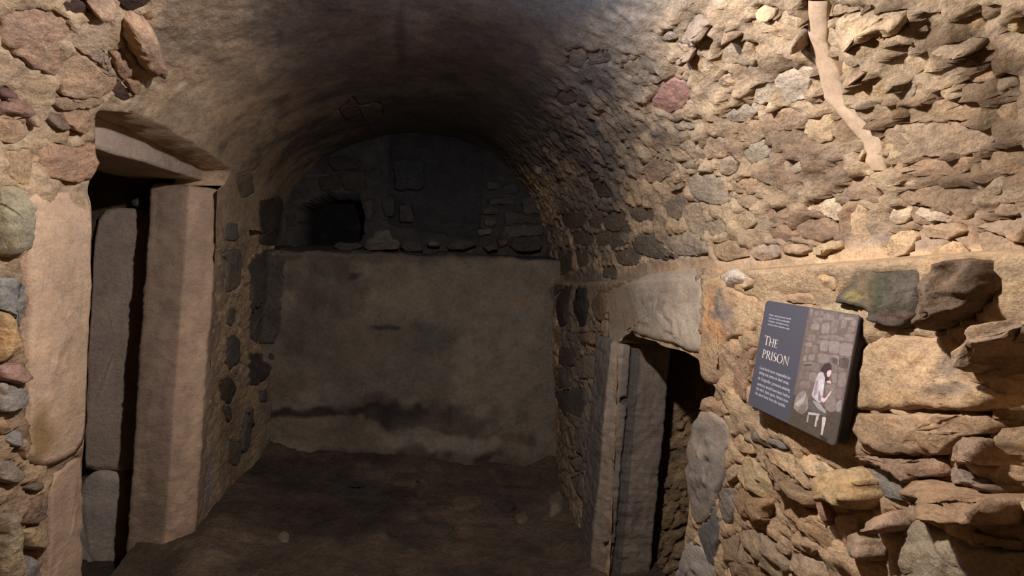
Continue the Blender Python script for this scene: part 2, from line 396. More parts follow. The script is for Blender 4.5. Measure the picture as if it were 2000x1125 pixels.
RIGHT_STONES = [
 ('_', '1638,585 1660,557 1692,525 1742,523 1797,527 1806,540 1803,585 1805,600 1800,625 1785,640 1720,637 1700,602 1660,597 1640,595', 26, (92,84,68), 'a', .2, .3),
 ('G', '590,510 640,300 720,90 800,40 900,15 1000,40 1040,200 960,360 850,430 700,505', 88, (122,98,74), 'a', .35, .2),
 ('_', '1688,682 1706,665 1754,654 1797,659 1870,659 1885,682 1902,745 1944,756 1953,790 1940,804 1830,800 1720,803 1667,800 1670,745', 24, (190,154,110), 'a', .45, .1),
 ('_', '1664,806 1720,808 1830,805 1940,810 1954,845 1885,852 1874,875 1859,890 1799,888 1755,888 1703,872 1677,852 1662,830', 30, (184,146,104), 'a', .3, .35),
 ('_', '1913,648 1944,634 2010,618 2010,640 1973,676 1944,700 1944,728 1916,725 1905,682', 62, (172,140,104), 'a', .5, .3),
 ('_', '1793,962 1799,933 1839,939 1880,944 1920,953 2010,976 2010,1024 1949,1014 1914,1008 1862,994 1822,985 1793,985', 95, (164,128,90), 'a', .1, .45),
 ('H', '690,400 780,390 900,470 1020,520 1030,590 900,540 760,470', 34, (138,116,96), 'a', .2, .4),
 ('H', '720,340 760,250 800,180 1000,190 1020,380 900,370 780,340', 38, (166,132,100), 'a', .3, .3),
 ('_', '1663,887 1732,892 1799,894 1859,897 1862,930 1799,933 1787,947 1755,924 1718,910', 24, (162,126,94), 'a', .2, .5),
 ('H', '110,410 220,380 340,450 460,530 440,640 300,610 230,580 220,500', 10, (136,126,114), 'a', 0, 0),
 ('_', '1595,945 1610,930 1650,915 1690,912 1718,935 1728,962 1722,985 1703,998 1660,985 1620,975', 72, (190,154,100), 'r', .2, .3),
 ('H', '230,800 200,760 300,680 370,680 420,760 410,810 300,840', 58, (166,132,100), 'r', .2, .3),
 ('H', '50,900 70,830 150,790 200,860 260,980 240,1020 180,1020 80,960', 52, (158,130,100), 'r', .2, .3),
 ('H', '310,1180 340,920 410,880 420,790 480,720 550,800 690,850 900,920 1200,960 1200,1180', 26, (156,136,106), 'a', 0, .1),
 ('H', '860,800 1000,860 1190,890 1190,950 1000,915 900,905', 20, (160,134,100), 'a', 0, 0),
 ('E', '330,350 400,360 560,560 540,640 480,640 390,560 340,450', 26, (174,146,102), 'a', .1, .3),
 ('E', '290,600 330,560 400,600 560,640 500,800 440,790 340,720 290,660', 34, (158,124,84), 'a', .2, .3),
 ('E', '470,370 500,380 620,480 840,640 830,690 780,680 600,540 540,480', 44, (150,120,84), 'r', .1, .4),
 ('E', '460,300 560,330 650,350 700,520 780,580 640,470 520,400', 14, (200,164,116), 'a', 0, .2),
 ('E', '340,190 420,200 530,320 480,300', 18, (142,126,106), 'a', 0, .3),
 ('E', '500,240 560,250 640,310 600,330 520,280', 12, (146,134,120), 'a', 0, 0),
 ('E', '590,580 760,680 900,830 950,960 880,960 760,860 660,760 560,680', 24, (182,144,100), 'a', .2, .4),
 ('E', '310,870 340,830 440,830 560,930 650,1040 640,1140 520,1110 420,1000', 28, (164,138,104), 'a', .2, .2),
 ('E', '220,880 300,850 400,1000 520,1140 280,1140 230,980', 24, (158,128,92), 'a', .2, .2),
 ('E', '680,830 780,870 850,960 800,1000 700,940 640,900', 22, (178,144,106), 'a', .2, .4),
 ('E', '560,860 640,920 650,1000 580,960', 20, (172,140,104), 'a', .2, .3),
 ('E', '800,600 870,640 950,760 920,800 830,700', 20, (158,118,90), 'a', .2, .2),
 ('E', '180,580 270,560 290,680 260,800 200,760', 14, (136,122,106), 'a', 0, 0),
 ('E', '240,470 300,400 330,420 320,480 290,530 240,520', 20, (168,140,106), 'a', 0, .2),
 ('E', '940,740 1076,730 1076,900 1000,950 940,900', 14, (184,148,110), 'a', 0, 0),
 ('E', '650,950 760,1000 860,1040 900,1140 700,1140 640,1080', 16, (172,142,108), 'a', .1, .3),
 ('E', '740,330 880,400 960,470 860,500 740,480 690,400', 14, (196,164,120), 'a', 0, .2),
 ('E', '270,260 320,210 400,290 420,350 330,340', 16, (188,152,108), 'a', .1, .3),
 ('I', '230,200 260,160 340,120 410,180 400,230 330,240 280,270 240,240', 26, (206,186,160), 'r', .1, .3),
 ('I', '410,200 460,170 450,270 390,270', 18, (188,156,116), 'r', 0, .3),
 ('I', '330,850 350,760 440,680 480,680 460,800 440,900 410,1080 310,1020 300,940', 20, (168,130,98), 'a', 0, .2),
 ('I', '880,200 960,270 1030,280 1040,200 940,150', 10, (196,160,114), 'a', 0, .3),
 ('I', '640,330 760,290 860,300 900,370 720,370', 8, (184,146,106), 'a', 0, 0),
 ('_', '1369,800 1375,779 1386,774 1416,782 1430,806 1400,815', 18, (190,152,110), 'a', 0, 0),
 ('P', '110,800 180,640 240,620 200,800 190,940 150,970 115,930', 26, (84,74,64), 'a', 0, .3),
 ('P', '245,790 280,620 310,660 350,650 360,860 330,970 290,960', 26, (66,62,58), 'a', 0, .3),
 ('P', '380,800 440,680 520,680 540,800 510,860 460,940 400,850', 20, (140,112,84), 'a', 0, .2),
 ('P', '45,660 110,630 170,640 100,730 75,740', 12, (110,100,88), 'a', 0, 0),
 ('P', '290,1010 440,1000 500,1040 490,1100 310,1100', 26, (146,122,96), 'a', 0, .5),
 ('P', '180,990 290,1010 290,1100 200,1040', 16, (124,112,96), 'a', 0, .3),
 ('P', '440,1010 500,1000 500,1060 440,1065', 20, (138,112,84), 'a', 0, .3),
 ('Q', '100,0 200,0 220,60 190,120 150,110 100,90', 16, (104,90,82), 'a', 0, .2),
 ('Q', '240,40 340,50 330,180 250,200 190,140', 16, (130,116,98), 'a', 0, .2),
 ('Q', '70,270 180,250 280,240 270,340 220,430 130,420', 16, (98,90,84), 'a', 0, .2),
 ('Q', '90,130 180,120 170,240 100,250', 16, (124,110,94), 'a', 0, .2),
 ('Q', '120,370 240,430 240,500 190,470', 14, (122,110,94), 'a', 0, .2),
 ('Q', '190,470 320,430 310,620 280,720 220,640', 22, (122,110,96), 'a', 0, .4),
 ('Q', '150,480 190,480 210,600 170,600', 14, (126,112,96), 'a', 0, .2),
 ('Q', '160,680 240,660 290,740 200,760', 16, (128,116,98), 'a', 0, .3),
 ('Q', '170,800 260,760 280,930 210,880', 18, (126,114,98), 'a', 0, .4),
]
LEFT_STONES = [
 ('J', '430,640 470,500 560,390 650,400 740,500 830,600 910,610 890,690 820,745 640,760 440,740', 16, (186,150,110), 'a', 0, .2),
 ('J', '590,200 720,120 830,130 870,200 810,330 850,480 880,590 760,490 640,400 560,350 500,300', 16, (170,142,112), 'a', .1, .1),
 ('J', '930,170 960,90 1060,70 1130,120 1180,300 1250,480 1210,560 1140,540 1010,390 960,260', 55, (180,144,110), 'r', 0, .2),
 ('J', '850,400 930,390 1010,520 970,620 910,570', 22, (166,130,98), 'a', -.2, .2),
 ('J', '440,-20 620,-20 710,105 560,85 480,60', 6, (78,58,48), 'a', 0, 0),  # recessed stone set flush, its shade painted into the colour
 ('J', '640,-40 880,-40 870,90 730,110 680,30', 30, (172,138,110), 'a', -.2, .3),
 ('J', '900,-30 1180,-30 1130,40 1020,70 950,40', 8, (66,50,38), 'a', 0, 0),  # dark hole painted as a flush dark stone
 ('J', '0,80 150,50 400,40 500,130 560,200 470,300 430,600 330,560 230,520 150,450 100,420 -30,330', 16, (186,148,114), 'a', .2, 0),
 ('J', '400,765 820,755 740,830 430,850', 14, (176,142,106), 'a', 0, .3),
 ('J', '350,900 450,890 500,960 480,1020 380,980', 24, (146,118,96), 'a', 0, .3),
 ('J', '470,860 690,850 700,960 660,1060 540,1010 490,960', 22, (200,158,116), 'a', 0, .3),
 ('J', '890,650 930,620 1030,760 980,790 880,740', 8, (98,72,56), 'a', 0, 0),
 ('J', '980,620 1080,600 1110,700 1060,740 1010,700', 12, (186,142,100), 'a', 0, .2),
 ('J', '-30,800 180,780 250,830 200,900 -30,900', 20, (156,118,98), 'a', 0, .3),
 ('J', '-30,690 90,690 80,740 -30,760', 18, (124,88,78), 'a', 0, .3),
 ('J', '190,880 250,890 265,960 230,985 190,950', 20, (196,160,122), 'r', 0, .3),
 ('J', '-30,920 150,930 180,1060 60,1125 -30,1100', 14, (176,142,104), 'a', 0, .2),
 ('K', '270,130 370,60 450,80 520,110 690,60 690,250 650,340 480,350 340,320 280,200', 20, (188,144,108), 'a', 0, .2),
 ('K', '-20,390 120,390 130,520 130,700 120,820 50,910 -20,900', 38, (158,146,114), 'a', .2, .1),
 ('K', '30,130 220,120 240,240 200,390 130,360 50,300', 8, (180,146,104), 'a', 0, 0),
 ('L', '-20,20 90,0 130,280 90,480 60,470 60,260 -20,250', 20, (152,146,134), 'a', .2, 0),
 ('L', '-20,250 50,260 70,420 90,540 -20,640', 28, (196,154,98), 'r', .1, .1),
 ('L', '-20,650 100,630 175,670 150,760 100,800 -20,740', 28, (172,130,108), 'a', .2, .2),
 ('L', '-20,770 100,805 150,810 160,930 60,980 -20,1000', 20, (156,144,130), 'a', 0, .3),
 ('M', '-20,680 110,670 130,760 120,950 90,1150 -20,1150', 38, (172,150,114), 'a', .2, 0),
 ('M', '150,740 240,540 290,540 280,700 230,760', 24, (146,114,90), 'a', 0, .2),
 ('M', '140,790 330,760 320,900 250,940 170,930', 24, (182,152,108), 'a', 0, .3),
 ('M', '-20,300 80,290 180,400 80,470 -20,440', 18, (156,138,116), 'a', 0, .2),
 ('M', '40,90 120,70 160,150 110,200 40,170', 14, (156,150,142), 'a', 0, .2),
 ('M', '180,480 290,440 300,500 220,520', 16, (136,114, 92), 'a', 0, .2),
 ('M', '-20,0 70,0 80,70 30,110 -20,90', 14, (186,146,106), 'a', 0, .2),
 ('M', '130,150 160,130 195,270 160,290', 14, (190,154,112), 'a', 0, 0),
 ('M', '140,960 240,1000 300,1130 110,1150 120,1000', 14, (146,136,128), 'a', 0, .2),
 ('N', '100,540 190,520 200,640 180,740 120,760 105,650', 14, (126,112, 94), 'a', 0, .2),
 ('N', '130,860 175,850 160,920 130,950', 12, (110,98,82), 'a', 0, .2),
 ('N', '100,390 180,380 190,470 110,480', 12, (118,108, 94), 'a', 0, 0),
 ('N', '170,120 260,90 270,220 200,240', 8, (124,108,90), 'a', 0, 0),
 ('X', '880,200 910,185 935,220 930,300 890,330 875,280', 16, (98,90,80), 'r', 0, .1),
 ('X', '855,370 900,355 920,400 890,460 860,440', 14, (88,74,60), 'r', 0, .1),
 ('X', '865,470 890,460 905,510 885,530', 14, (96,80,64), 'r', 0, .2),
 ('O', '255,560 290,430 330,400 310,570 270,670 245,650', 14, (100,92,84), 'a', 0, .2),
 ('O', '360,320 400,310 400,380 365,380', 10, (96,86,74), 'r', 0, 0),
 ('O', '190,590 260,600 240,730 190,720', 10, (112,98,80), 'a', 0, 0),
 ('N', '250,590 320,530 440,545 420,760 400,1000 380,1055 255,1030 245,700', 20, (100,90,80), 'a', 0, .1),
 ('O', '300,115 435,105 415,230 375,275 300,295 295,200', 12, (88,76,68), 'a', 0, 0),
 ('N', '300,260 420,240 450,400 420,510 310,500', 12, (92,80,70), 'a', 0, 0),
]
LEDGE_STONES = [
 ('R', '650,1050 700,980 800,900 850,890 880,950 960,1010 940,1075 700,1085', 40, (124,112,98)),
 ('R', '380,1050 440,1000 560,1010 640,1000 640,1060 500,1080', 30, (104,94,84)),
 ('R', '960,1050 1010,990 1100,1000 1160,1040 1150,1090 980,1095', 30, (96,88,80)),
 ('S', '60,980 110,960 170,970 160,1010 80,1010', 28, (140,126,108)),
 ('S', '220,1000 300,950 420,960 470,1000 380,1030 240,1030', 26, (100,92,82)),
 ('S', '520,1000 620,970 640,1030 540,1050', 26, (112,100,88)),
 ('S', '740,990 900,960 1000,980 980,1040 780,1050', 26, (104,96,86))]
BACK_STONES = [
 ('S', '540,480 650,480 650,540 550,550', 22, (110,100,90), 'a', 0, .2),
 ('S', '670,500 800,490 810,570 680,580', 18, (100,92,84), 'a', 0, .2),
 ('S', '550,620 780,600 770,660 550,670', 24, (116,104,90), 'a', 0, .2),
 ('S', '520,700 640,690 630,750 520,755', 24, (110,100,90), 'a', 0, .2),
 ('S', '520,770 640,770 600,840 520,830', 26, (120,108,94), 'a', 0, .2),
 ('S', '460,870 590,860 580,910 480,920', 30, (140,122,100), 'a', 0, .2),
 ('S', '690,840 1000,830 1010,915 710,935', 26, (118,108,94), 'a', 0, .2),
 ('S', '690,720 930,760 960,820 690,820', 20, (100,92,84), 'a', 0, .1),
 ('S', '830,600 980,590 990,740 840,745', 24, (108,98,88), 'a', 0, .1),
 ('S', '1010,800 1080,790 1110,920 1020,920', 18, (116,108,96), 'a', 0, .1),
 ('S', '630,940 700,920 715,1000 650,1020', 40, (118,88,74), 'r', 0, .1),
 ('S', '840,480 960,440 1040,560 990,580 860,570', 16, (96,88,82), 'a', 0, .1),
 ('R', '640,660 720,640 740,790 690,850 650,780', 16, (100,90,80), 'a', 0, 0),
 ('R', '940,700 1050,690 1080,830 960,840', 18, (96,90,84), 'a', 0, .1),
 ('R', '800,640 910,620 920,780 830,800', 18, (90,84,78), 'a', 0, .1),
 ('R', '270,460 440,440 460,560 290,580', 18, (90,80,70), 'a', 0, .1),
 ('R', '460,420 660,400 670,560 480,570', 18, (94,82,70), 'a', 0, .1),
 ('R', '330,300 500,280 640,330 620,390 380,400', 16, (84,76,68), 'a', 0, .1),
 ('R', '900,320 1160,310 1160,560 910,570', 14, (82,82,82), 'a', 0, 0),
]
DOOR_STONES = [
 ('_', '40,398 60,376 170,375 179,393 175,480 173,560 168,700 165,800 163,860 158,880 120,903 70,913 52,905 55,850 52,760 48,700 50,600 45,520 52,470 45,440'),
 ('_', '112,922 157,889 153,1010 150,1200 84,1200 90,1026 98,972 95,950'),
 ('_', '1187,566 1230,545 1300,530 1370,524 1376,600 1372,692 1352,688 1322,672 1290,668 1255,655 1222,642 1218,670 1187,668'),
 ('_', '1372,524 1413,520 1416,556 1455,573 1482,581 1487,600 1477,644 1440,660 1416,672 1410,700 1413,738 1405,754 1386,752 1370,738 1373,692 1378,600'),
 ('T', '815,70 880,62 990,150 1000,230 970,480 920,650 870,780 790,800 760,700 740,480 750,330 780,170'),
 ('T', '700,1000 745,905 820,925 895,1045 880,1190 640,1190'),
 ('T', '795,815 868,790 915,660 955,790 930,900 900,1070 850,1040 830,915')]
HOLE_L = np.array([[187, 214], [262, 221], [330, 255], [400, 295], [452, 332], [440, 358], [424, 370], [412, 700], [392, 1104], [372, 1500], [140, 1500], [150, 1125], [163, 860], [170, 700], [177, 480], [177, 392], [168, 372], [184, 330]], float)
HOLE_R = np.array([[1205, 640], [1290, 672], [1368, 700], [1372, 742], [1403, 758], [1372, 800], [1352, 880], [1348, 960], [1334, 1087], [1318, 1160], [1310, 1700], [1176, 1700], [1190, 1125], [1200, 900], [1206, 740]], float)
NICHE = np.array([[583, 405], [640, 378], [700, 383], [712, 420], [706, 470], [640, 484], [584, 480]], float)
WINDOW = np.array([[762, 268], [850, 262], [945, 275], [940, 470], [760, 440]], float)
STRIP_L = pts('B', '125,-20 125,240 145,380 215,560 240,760 335,850 440,980 560,1125 590,1280 630,1330')
STRIP_R = pts('B', '300,-20 285,260 300,400 390,560 430,760 480,860 590,960 705,1060 725,1190 755,1330')
MORTAR_STRIP = np.concatenate([STRIP_L, STRIP_R[::-1]])

# stains and colour patches, some painting in the vault's dimness: (centre x, y, radius x, y, turn in degrees, colour, strength)
PATCH_R = [
 (1400, 595, 26, 42, -20, (120,112,100), .75), (1392, 660, 34, 40, 10, (205,140,78), .75), (1420, 625, 18, 34, 25, (208,148,84), .55),
 (1300, 560, 90, 30, -4, (150,136,116), .5), (1250, 525, 90, 20, -4, (150,134,112), .6), (1150, 600, 70, 90, 0, (134,118,98), .6),
 (1130, 820, 60, 200, 0, (122,110,94), .75), (1480, 540, 80, 22, 0, (200,166,120), .5), (1640, 612, 30, 16, 0, (210,190,140), .6),
 (1600, 930, 90, 50, 30, (202,168,118), .6), (1440, 790, 40, 60, 0, (205,170,125), .5), (1780, 960, 60, 40, 20, (140,126,110), .6),
 (1900, 700, 60, 70, 0, (178,140,104), .5), (1830, 560, 25, 60, 5, (196,160,110), .6)]
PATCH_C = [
 (1170, 220, 80, 150, 10, (120,110,100), .7), (1230, 100, 70, 70, 0, (132,120,106), .5),  # painted dimming of the right vault toward the crown
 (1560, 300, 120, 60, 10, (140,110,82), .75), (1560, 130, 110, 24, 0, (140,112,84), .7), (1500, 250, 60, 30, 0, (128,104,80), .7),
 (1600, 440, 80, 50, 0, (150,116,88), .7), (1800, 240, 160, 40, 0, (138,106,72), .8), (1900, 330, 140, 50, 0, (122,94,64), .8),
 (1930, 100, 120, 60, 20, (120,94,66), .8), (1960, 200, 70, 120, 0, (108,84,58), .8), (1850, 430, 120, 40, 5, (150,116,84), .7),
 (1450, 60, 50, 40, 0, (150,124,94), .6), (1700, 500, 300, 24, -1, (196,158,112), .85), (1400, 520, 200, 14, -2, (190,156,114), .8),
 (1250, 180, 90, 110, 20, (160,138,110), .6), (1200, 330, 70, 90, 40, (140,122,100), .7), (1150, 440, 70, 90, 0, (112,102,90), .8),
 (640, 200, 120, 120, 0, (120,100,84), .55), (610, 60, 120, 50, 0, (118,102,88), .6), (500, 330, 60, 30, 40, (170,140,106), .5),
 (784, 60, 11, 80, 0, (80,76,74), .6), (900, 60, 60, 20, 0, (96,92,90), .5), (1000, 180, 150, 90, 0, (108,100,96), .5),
 (880, 270, 330, 110, 0, (74,70,68), .75), (900, 150, 260, 90, 0, (96,90,88), .6), (330, 60, 40, 60, 0, (140,116,92), .5), (380, 100, 120, 50, 30, (140,118,92), .5), (430, 170, 120, 40, 32, (176,146,108), .6)]  # grey crown plaster, with its dimness painted in
PATCH_L = [
 (92, 845, 36, 50, 10, (128,98,40), .8), (20, 600, 20, 60, 0, (150,146,136), .5), (455, 800, 30, 120, 0, (132,112,86), .6),
 (470, 950, 50, 90, 20, (130,114,94), .6), (520, 820, 26, 90, 0, (134,122,104), .6), (400, 950, 16, 80, 5, (170,160,150), .8),
 (460, 450, 30, 90, 0, (140,120,96), .5)]
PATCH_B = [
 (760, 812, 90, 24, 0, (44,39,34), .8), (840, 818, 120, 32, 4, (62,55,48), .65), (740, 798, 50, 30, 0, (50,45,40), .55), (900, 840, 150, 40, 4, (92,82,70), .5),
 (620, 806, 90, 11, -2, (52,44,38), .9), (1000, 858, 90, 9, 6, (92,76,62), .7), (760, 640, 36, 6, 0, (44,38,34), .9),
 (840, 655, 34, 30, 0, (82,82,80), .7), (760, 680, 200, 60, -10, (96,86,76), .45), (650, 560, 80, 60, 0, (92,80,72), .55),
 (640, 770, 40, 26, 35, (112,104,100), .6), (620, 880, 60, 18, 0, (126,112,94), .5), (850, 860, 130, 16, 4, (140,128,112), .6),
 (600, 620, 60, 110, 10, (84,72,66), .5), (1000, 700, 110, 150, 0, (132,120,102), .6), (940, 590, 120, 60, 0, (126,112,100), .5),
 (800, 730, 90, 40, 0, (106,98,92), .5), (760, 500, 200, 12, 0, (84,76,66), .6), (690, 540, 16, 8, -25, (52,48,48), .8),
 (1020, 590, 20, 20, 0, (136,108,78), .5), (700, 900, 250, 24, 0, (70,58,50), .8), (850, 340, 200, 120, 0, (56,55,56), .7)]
PATCH_F = [
 (700, 1010, 200, 60, 0, (64,52,44), .6), (900, 1000, 90, 30, 5, (112,94,74), .7), (1060, 1030, 60, 30, -10, (110,94,76), .6),
 (620, 930, 120, 30, 0, (58,48,42), .6), (1000, 950, 90, 30, 10, (84,70,58), .5), (860, 1095, 160, 25, 0, (92,76,58), .6), (420, 1090, 60, 40, -40, (130,108,84), .7)]

def grey(c, k=0.16):
    c = np.asarray(c, float); g = (c @ np.array([.35, .5, .15]))[..., None]
    return c * (1 - k) + g * k * np.array([1.03, 1.0, 0.96])
def paint(P, base, patches, seed=3):
    px = proj(P); c = np.array(base, float)
    wob = np.stack([fbm(P, 9.0, 3, seed), fbm(P, 9.0, 3, seed + 9)], -1) * 0.45
    for (cx, cy, rx, ry, a, colr, k) in patches:
        a = math.radians(a); d = px - np.array([cx, cy])
        u = (d[:, 0] * math.cos(a) + d[:, 1] * math.sin(a)) / rx + wob[:, 0]
        v = (-d[:, 0] * math.sin(a) + d[:, 1] * math.cos(a)) / ry + wob[:, 1]
        m = k * (1 - smooth((np.sqrt(u * u + v * v) - 0.6) / 0.7))
        m = np.where(P[:, 1] < 0.3, 0, m)[:, None]
        c = c * (1 - m) + lin(colr) * m
    return grey(c)

# ------------------------------------------------------------------ grids of the shell
def axis_y(y1, fine=0.012):
    return np.concatenate([np.arange(-1.25, 0.45, 0.06), np.arange(0.45, y1 - 1e-6, fine), [y1]])
def grid_faces(n, m):
    i, j = np.meshgrid(np.arange(n - 1), np.arange(m - 1), indexing='ij')
    a = (i * m + j).ravel()
    return np.stack([a, a + 1, a + m + 1, a + m], -1)
def grid_normals(P, n, m, toward):
    G = P.reshape(n, m, 3)
    t = np.cross(np.gradient(G, axis=0), np.gradient(G, axis=1)).reshape(-1, 3)
    t /= np.linalg.norm(t, axis=1, keepdims=True) + 1e-12
    s = np.sign((t * (toward - P)).sum(1, keepdims=True)); s[s == 0] = 1
    return t * s
def sunk(P, stones):
    px = proj(P); m = np.zeros(len(P), bool)
    for s in stones:
        q = pts(s[0], s[1]); c = q.mean(0)
        m |= in_poly(px, c + (q - c) * 0.97)
    return m & (P[:, 1] > 0.3)
def rubble(P, amp, seed, cell=9.0, squash=(1, .7, 1.35)):
    Q = P * np.array(squash)
    Q = Q + 0.03 * np.stack([fbm(P, 8, 2, seed + k) for k in (50, 60, 70)], -1)
    d1, e, cid = worley(Q, cell, seed)
    st = smooth(e / 0.16)
    h = st * (0.35 + cid) * 0.016 - 0.012
    return amp * (h + 0.007 * fbm(P, 16, 4, seed + 5) + 0.004 * ridged(P, 40, 2, seed + 8)), cid, st
def cut_and_rim(o, poly, direction, depth, keep=None):
    """opens a doorway in a grid and gives its rim a real thickness"""
    bm = bmesh.new(); bm.from_mesh(o.data)
    C = np.array([f.calc_center_median()[:] for f in bm.faces])
    kill = in_poly(proj(C), poly) & (C[:, 1] > 0.3)
    if keep is not None: kill &= keep(C)
    fs = [f for f, k in zip(list(bm.faces), kill) if k]
    before = {e for e in bm.edges if e.is_boundary}
    bmesh.ops.delete(bm, geom=fs, context='FACES')
    rim = [e for e in bm.edges if e.is_boundary and e not in before]
    rim_all = rim
    for _ in range(7):
        vs = list({v for e in rim for v in e.verts}); new = {}
        for v in vs:
            nb = [e.other_vert(v).co for e in rim if v in e.verts]
            if len(nb) == 2: new[v] = v.co * 0.5 + (nb[0] + nb[1]) * 0.25
        for v, q in new.items(): v.co = q
    rim = [e for e in rim if min(v.co.z for v in e.verts) > 1.74]
    r = bmesh.ops.extrude_edge_only(bm, edges=rim) if depth else dict(geom=[])
    for v in (g for g in r['geom'] if isinstance(g, bmesh.types.BMVert)):
        v.co += Vector(direction) * depth
    bm.normal_update(); bm.to_mesh(o.data); bm.free()
    o.data.polygons.foreach_set('use_smooth', [True] * len(o.data.polygons)); o.data.update()

TO = np.array([0.0, 1.6, 1.2])
# --- right wall up to the mortar ledge
Y = axis_y(YB + 0.08); T = np.linspace(0, 1, 128)
yy, tt = np.meshgrid(Y, T, indexing='ij')
zs = spring_r(yy); z0 = -0.25
zz = z0 + (zs - z0) * np.minimum(tt / 0.975, 1.0)
top = np.clip((tt - 0.975) / 0.025, 0, 1)
P = np.stack([right_x(yy, zz) + 0.075 * top - 0.012 * smooth((tt - .93) / .045) * (1 - top), yy, zz + 0.022 * top], -1).reshape(-1, 3)
Nn = np.zeros_like(P); Nn[:, 0] = -1
h, cid, st = rubble(P, 1.0, 11)
edge = smooth((tt.ravel() - 0.90) / 0.05)
h = h * 0.8 + 0.004 * ridged(P, 26, 3, 17) + 0.006
h = h * (1 - 0.75 * edge) + 0.004 * edge - 0.02 * sunk(P, RIGHT_STONES + DOOR_STONES)
base = lin((198, 162, 118)) * (0.84 + 0.26 * cid * st + 0.12 * fbm(P, 5, 3, 4))[:, None]
base = base * (1 - edge[:, None]) + lin((192, 158, 114)) * edge[:, None]
_px = proj(P)
for q_ in ([(1957, 742), (2080, 700), (2080, 985), (1957, 968)], [(1946, 708), (1975, 678), (2080, 620), (2080, 740), (1948, 730)]):
    h = h - 0.11 * (in_poly(_px, q_) & (P[:, 1] > 0.2))       # stones missing from the wall face
wall_r = mesh_obj('wall_right', P + Nn * h[:, None], grid_faces(len(Y), len(T)), M_WALL, col=paint(P, base, PATCH_R))
struct(wall_r, 'lit right rubble wall below the mortar ledge, with a low doorway', 'wall')
cut_and_rim(wall_r, HOLE_R, (1, 0, 0), 0.0, lambda C: C[:, 2] < 1.3)

# --- barrel vault
Y = axis_y(YBU + 0.04, 0.013); TH = np.linspace(0, math.pi, 250)
yy, th = np.meshgrid(Y, TH, indexing='ij')
s = np.sin(th); right = th < math.pi / 2
zs = np.where(right, spring_r(yy), ZSL); zz = zs + (ZC - zs) * s
xx = np.where(right, vault_r(yy, zz), vault_l(yy, zz))
P = np.stack([xx, yy, zz], -1).reshape(-1, 3)
Nn = grid_normals(P, len(Y), len(TH), TO)
h, cid, st = rubble(P, 1.0, 23, 8.0, (1, .8, 1))
px = proj(P)
rough = smooth((P[:, 0] - 0.35) / 0.4)                        # the plastered left half is calmer
rough = np.maximum(rough, 0.85 * smooth((-0.2 - P[:, 0]) / 0.5) * smooth((2.3 - P[:, 1]) / 0.9))
low = smooth((spring_r(P[:, 1]) + 0.10 - P[:, 2]) / 0.06) * (P[:, 0] > 0)     # mortar just above the ledge
rough = rough * (1 - 0.85 * low)
h = h * (0.08 + 0.47 * rough) + rough * (0.008 * ridged(P, 22, 3, 33) + 0.007 * fbm(P, 34, 3, 35)) + 0.008 * fbm(P, 2.6, 2, 31) * (1 - low) - 0.02 * sunk(P, CEIL_STONES + LEFT_STONES)
h = h + 0.010 * rough * smooth((P[:, 0] + .2) / .4) - 0.026 * in_poly(px, MORTAR_STRIP) * (P[:, 0] > 0.4)
h = np.where(P[:, 0] < 0, h * smooth((P[:, 2] - ZSL + 0.01) / 0.08), h)
base = lin((200, 168, 126)) * (0.86 + 0.14 * cid * st * rough + 0.16 * fbm(P, 4, 3, 14))[:, None]
calm = (1 - rough)[:, None]
base = base * (1 - calm) + (lin((138, 124, 108)) * smooth((P[:, 0] + .75) / .3)[:, None] + lin((188, 158, 120)) * (1 - smooth((P[:, 0] + .75) / .3))[:, None]) * (1.0 - 0.35 * smooth((P[:, 1] - 1.9) / 1.6) + 0.2 * fbm(P, 3, 4, 44))[:, None] * calm  # lamp falloff put into the colour: centre and back darker, left flank lighter
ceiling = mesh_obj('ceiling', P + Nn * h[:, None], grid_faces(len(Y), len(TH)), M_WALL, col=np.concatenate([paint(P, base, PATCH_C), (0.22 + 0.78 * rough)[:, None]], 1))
struct(ceiling, 'rough stone barrel vault roofing the dungeon', 'ceiling')
cut_and_rim(ceiling, HOLE_L, (-1, 0, -0.05), 0.22, lambda C: C[:, 0] < -0.5)

# --- left wall
Y = axis_y(YB + 0.08); T = np.linspace(0, 1, 140)
yy, tt = np.meshgrid(Y, T, indexing='ij')
zz = -0.25 + (ZSL + 0.25) * tt
P = np.stack([left_x(yy, zz), yy, zz], -1).reshape(-1, 3)
Nn = np.zeros_like(P); Nn[:, 0] = 1
h, cid, st = rubble(P, 0.9, 37, 10.0)
calm = smooth((P[:, 1] - 2.7) / 0.2) * smooth((0.75 - P[:, 2]) / 0.3)
join = smooth((tt.ravel() - 0.96) / 0.04)
h = h * (1 - 0.6 * calm) * (1 - join) - 0.02 * sunk(P, LEFT_STONES + DOOR_STONES)
base = lin((194, 158, 118)) * (0.82 + 0.26 * cid * st + 0.14 * fbm(P, 5, 3, 24))[:, None]
base = np.where((P[:, 1] > 2.6)[:, None], lin((196, 164, 120)) * (0.85 + 0.2 * cid * st)[:, None], base)
wall_l = mesh_obj('wall_left', P + Nn * h[:, None], grid_faces(len(Y), len(T)), M_WALL, col=paint(P, base, PATCH_L))
struct(wall_l, 'left rubble wall with a tall narrow doorway', 'wall')
cut_and_rim(wall_l, HOLE_L, (-1, 0, 0), 0.0)

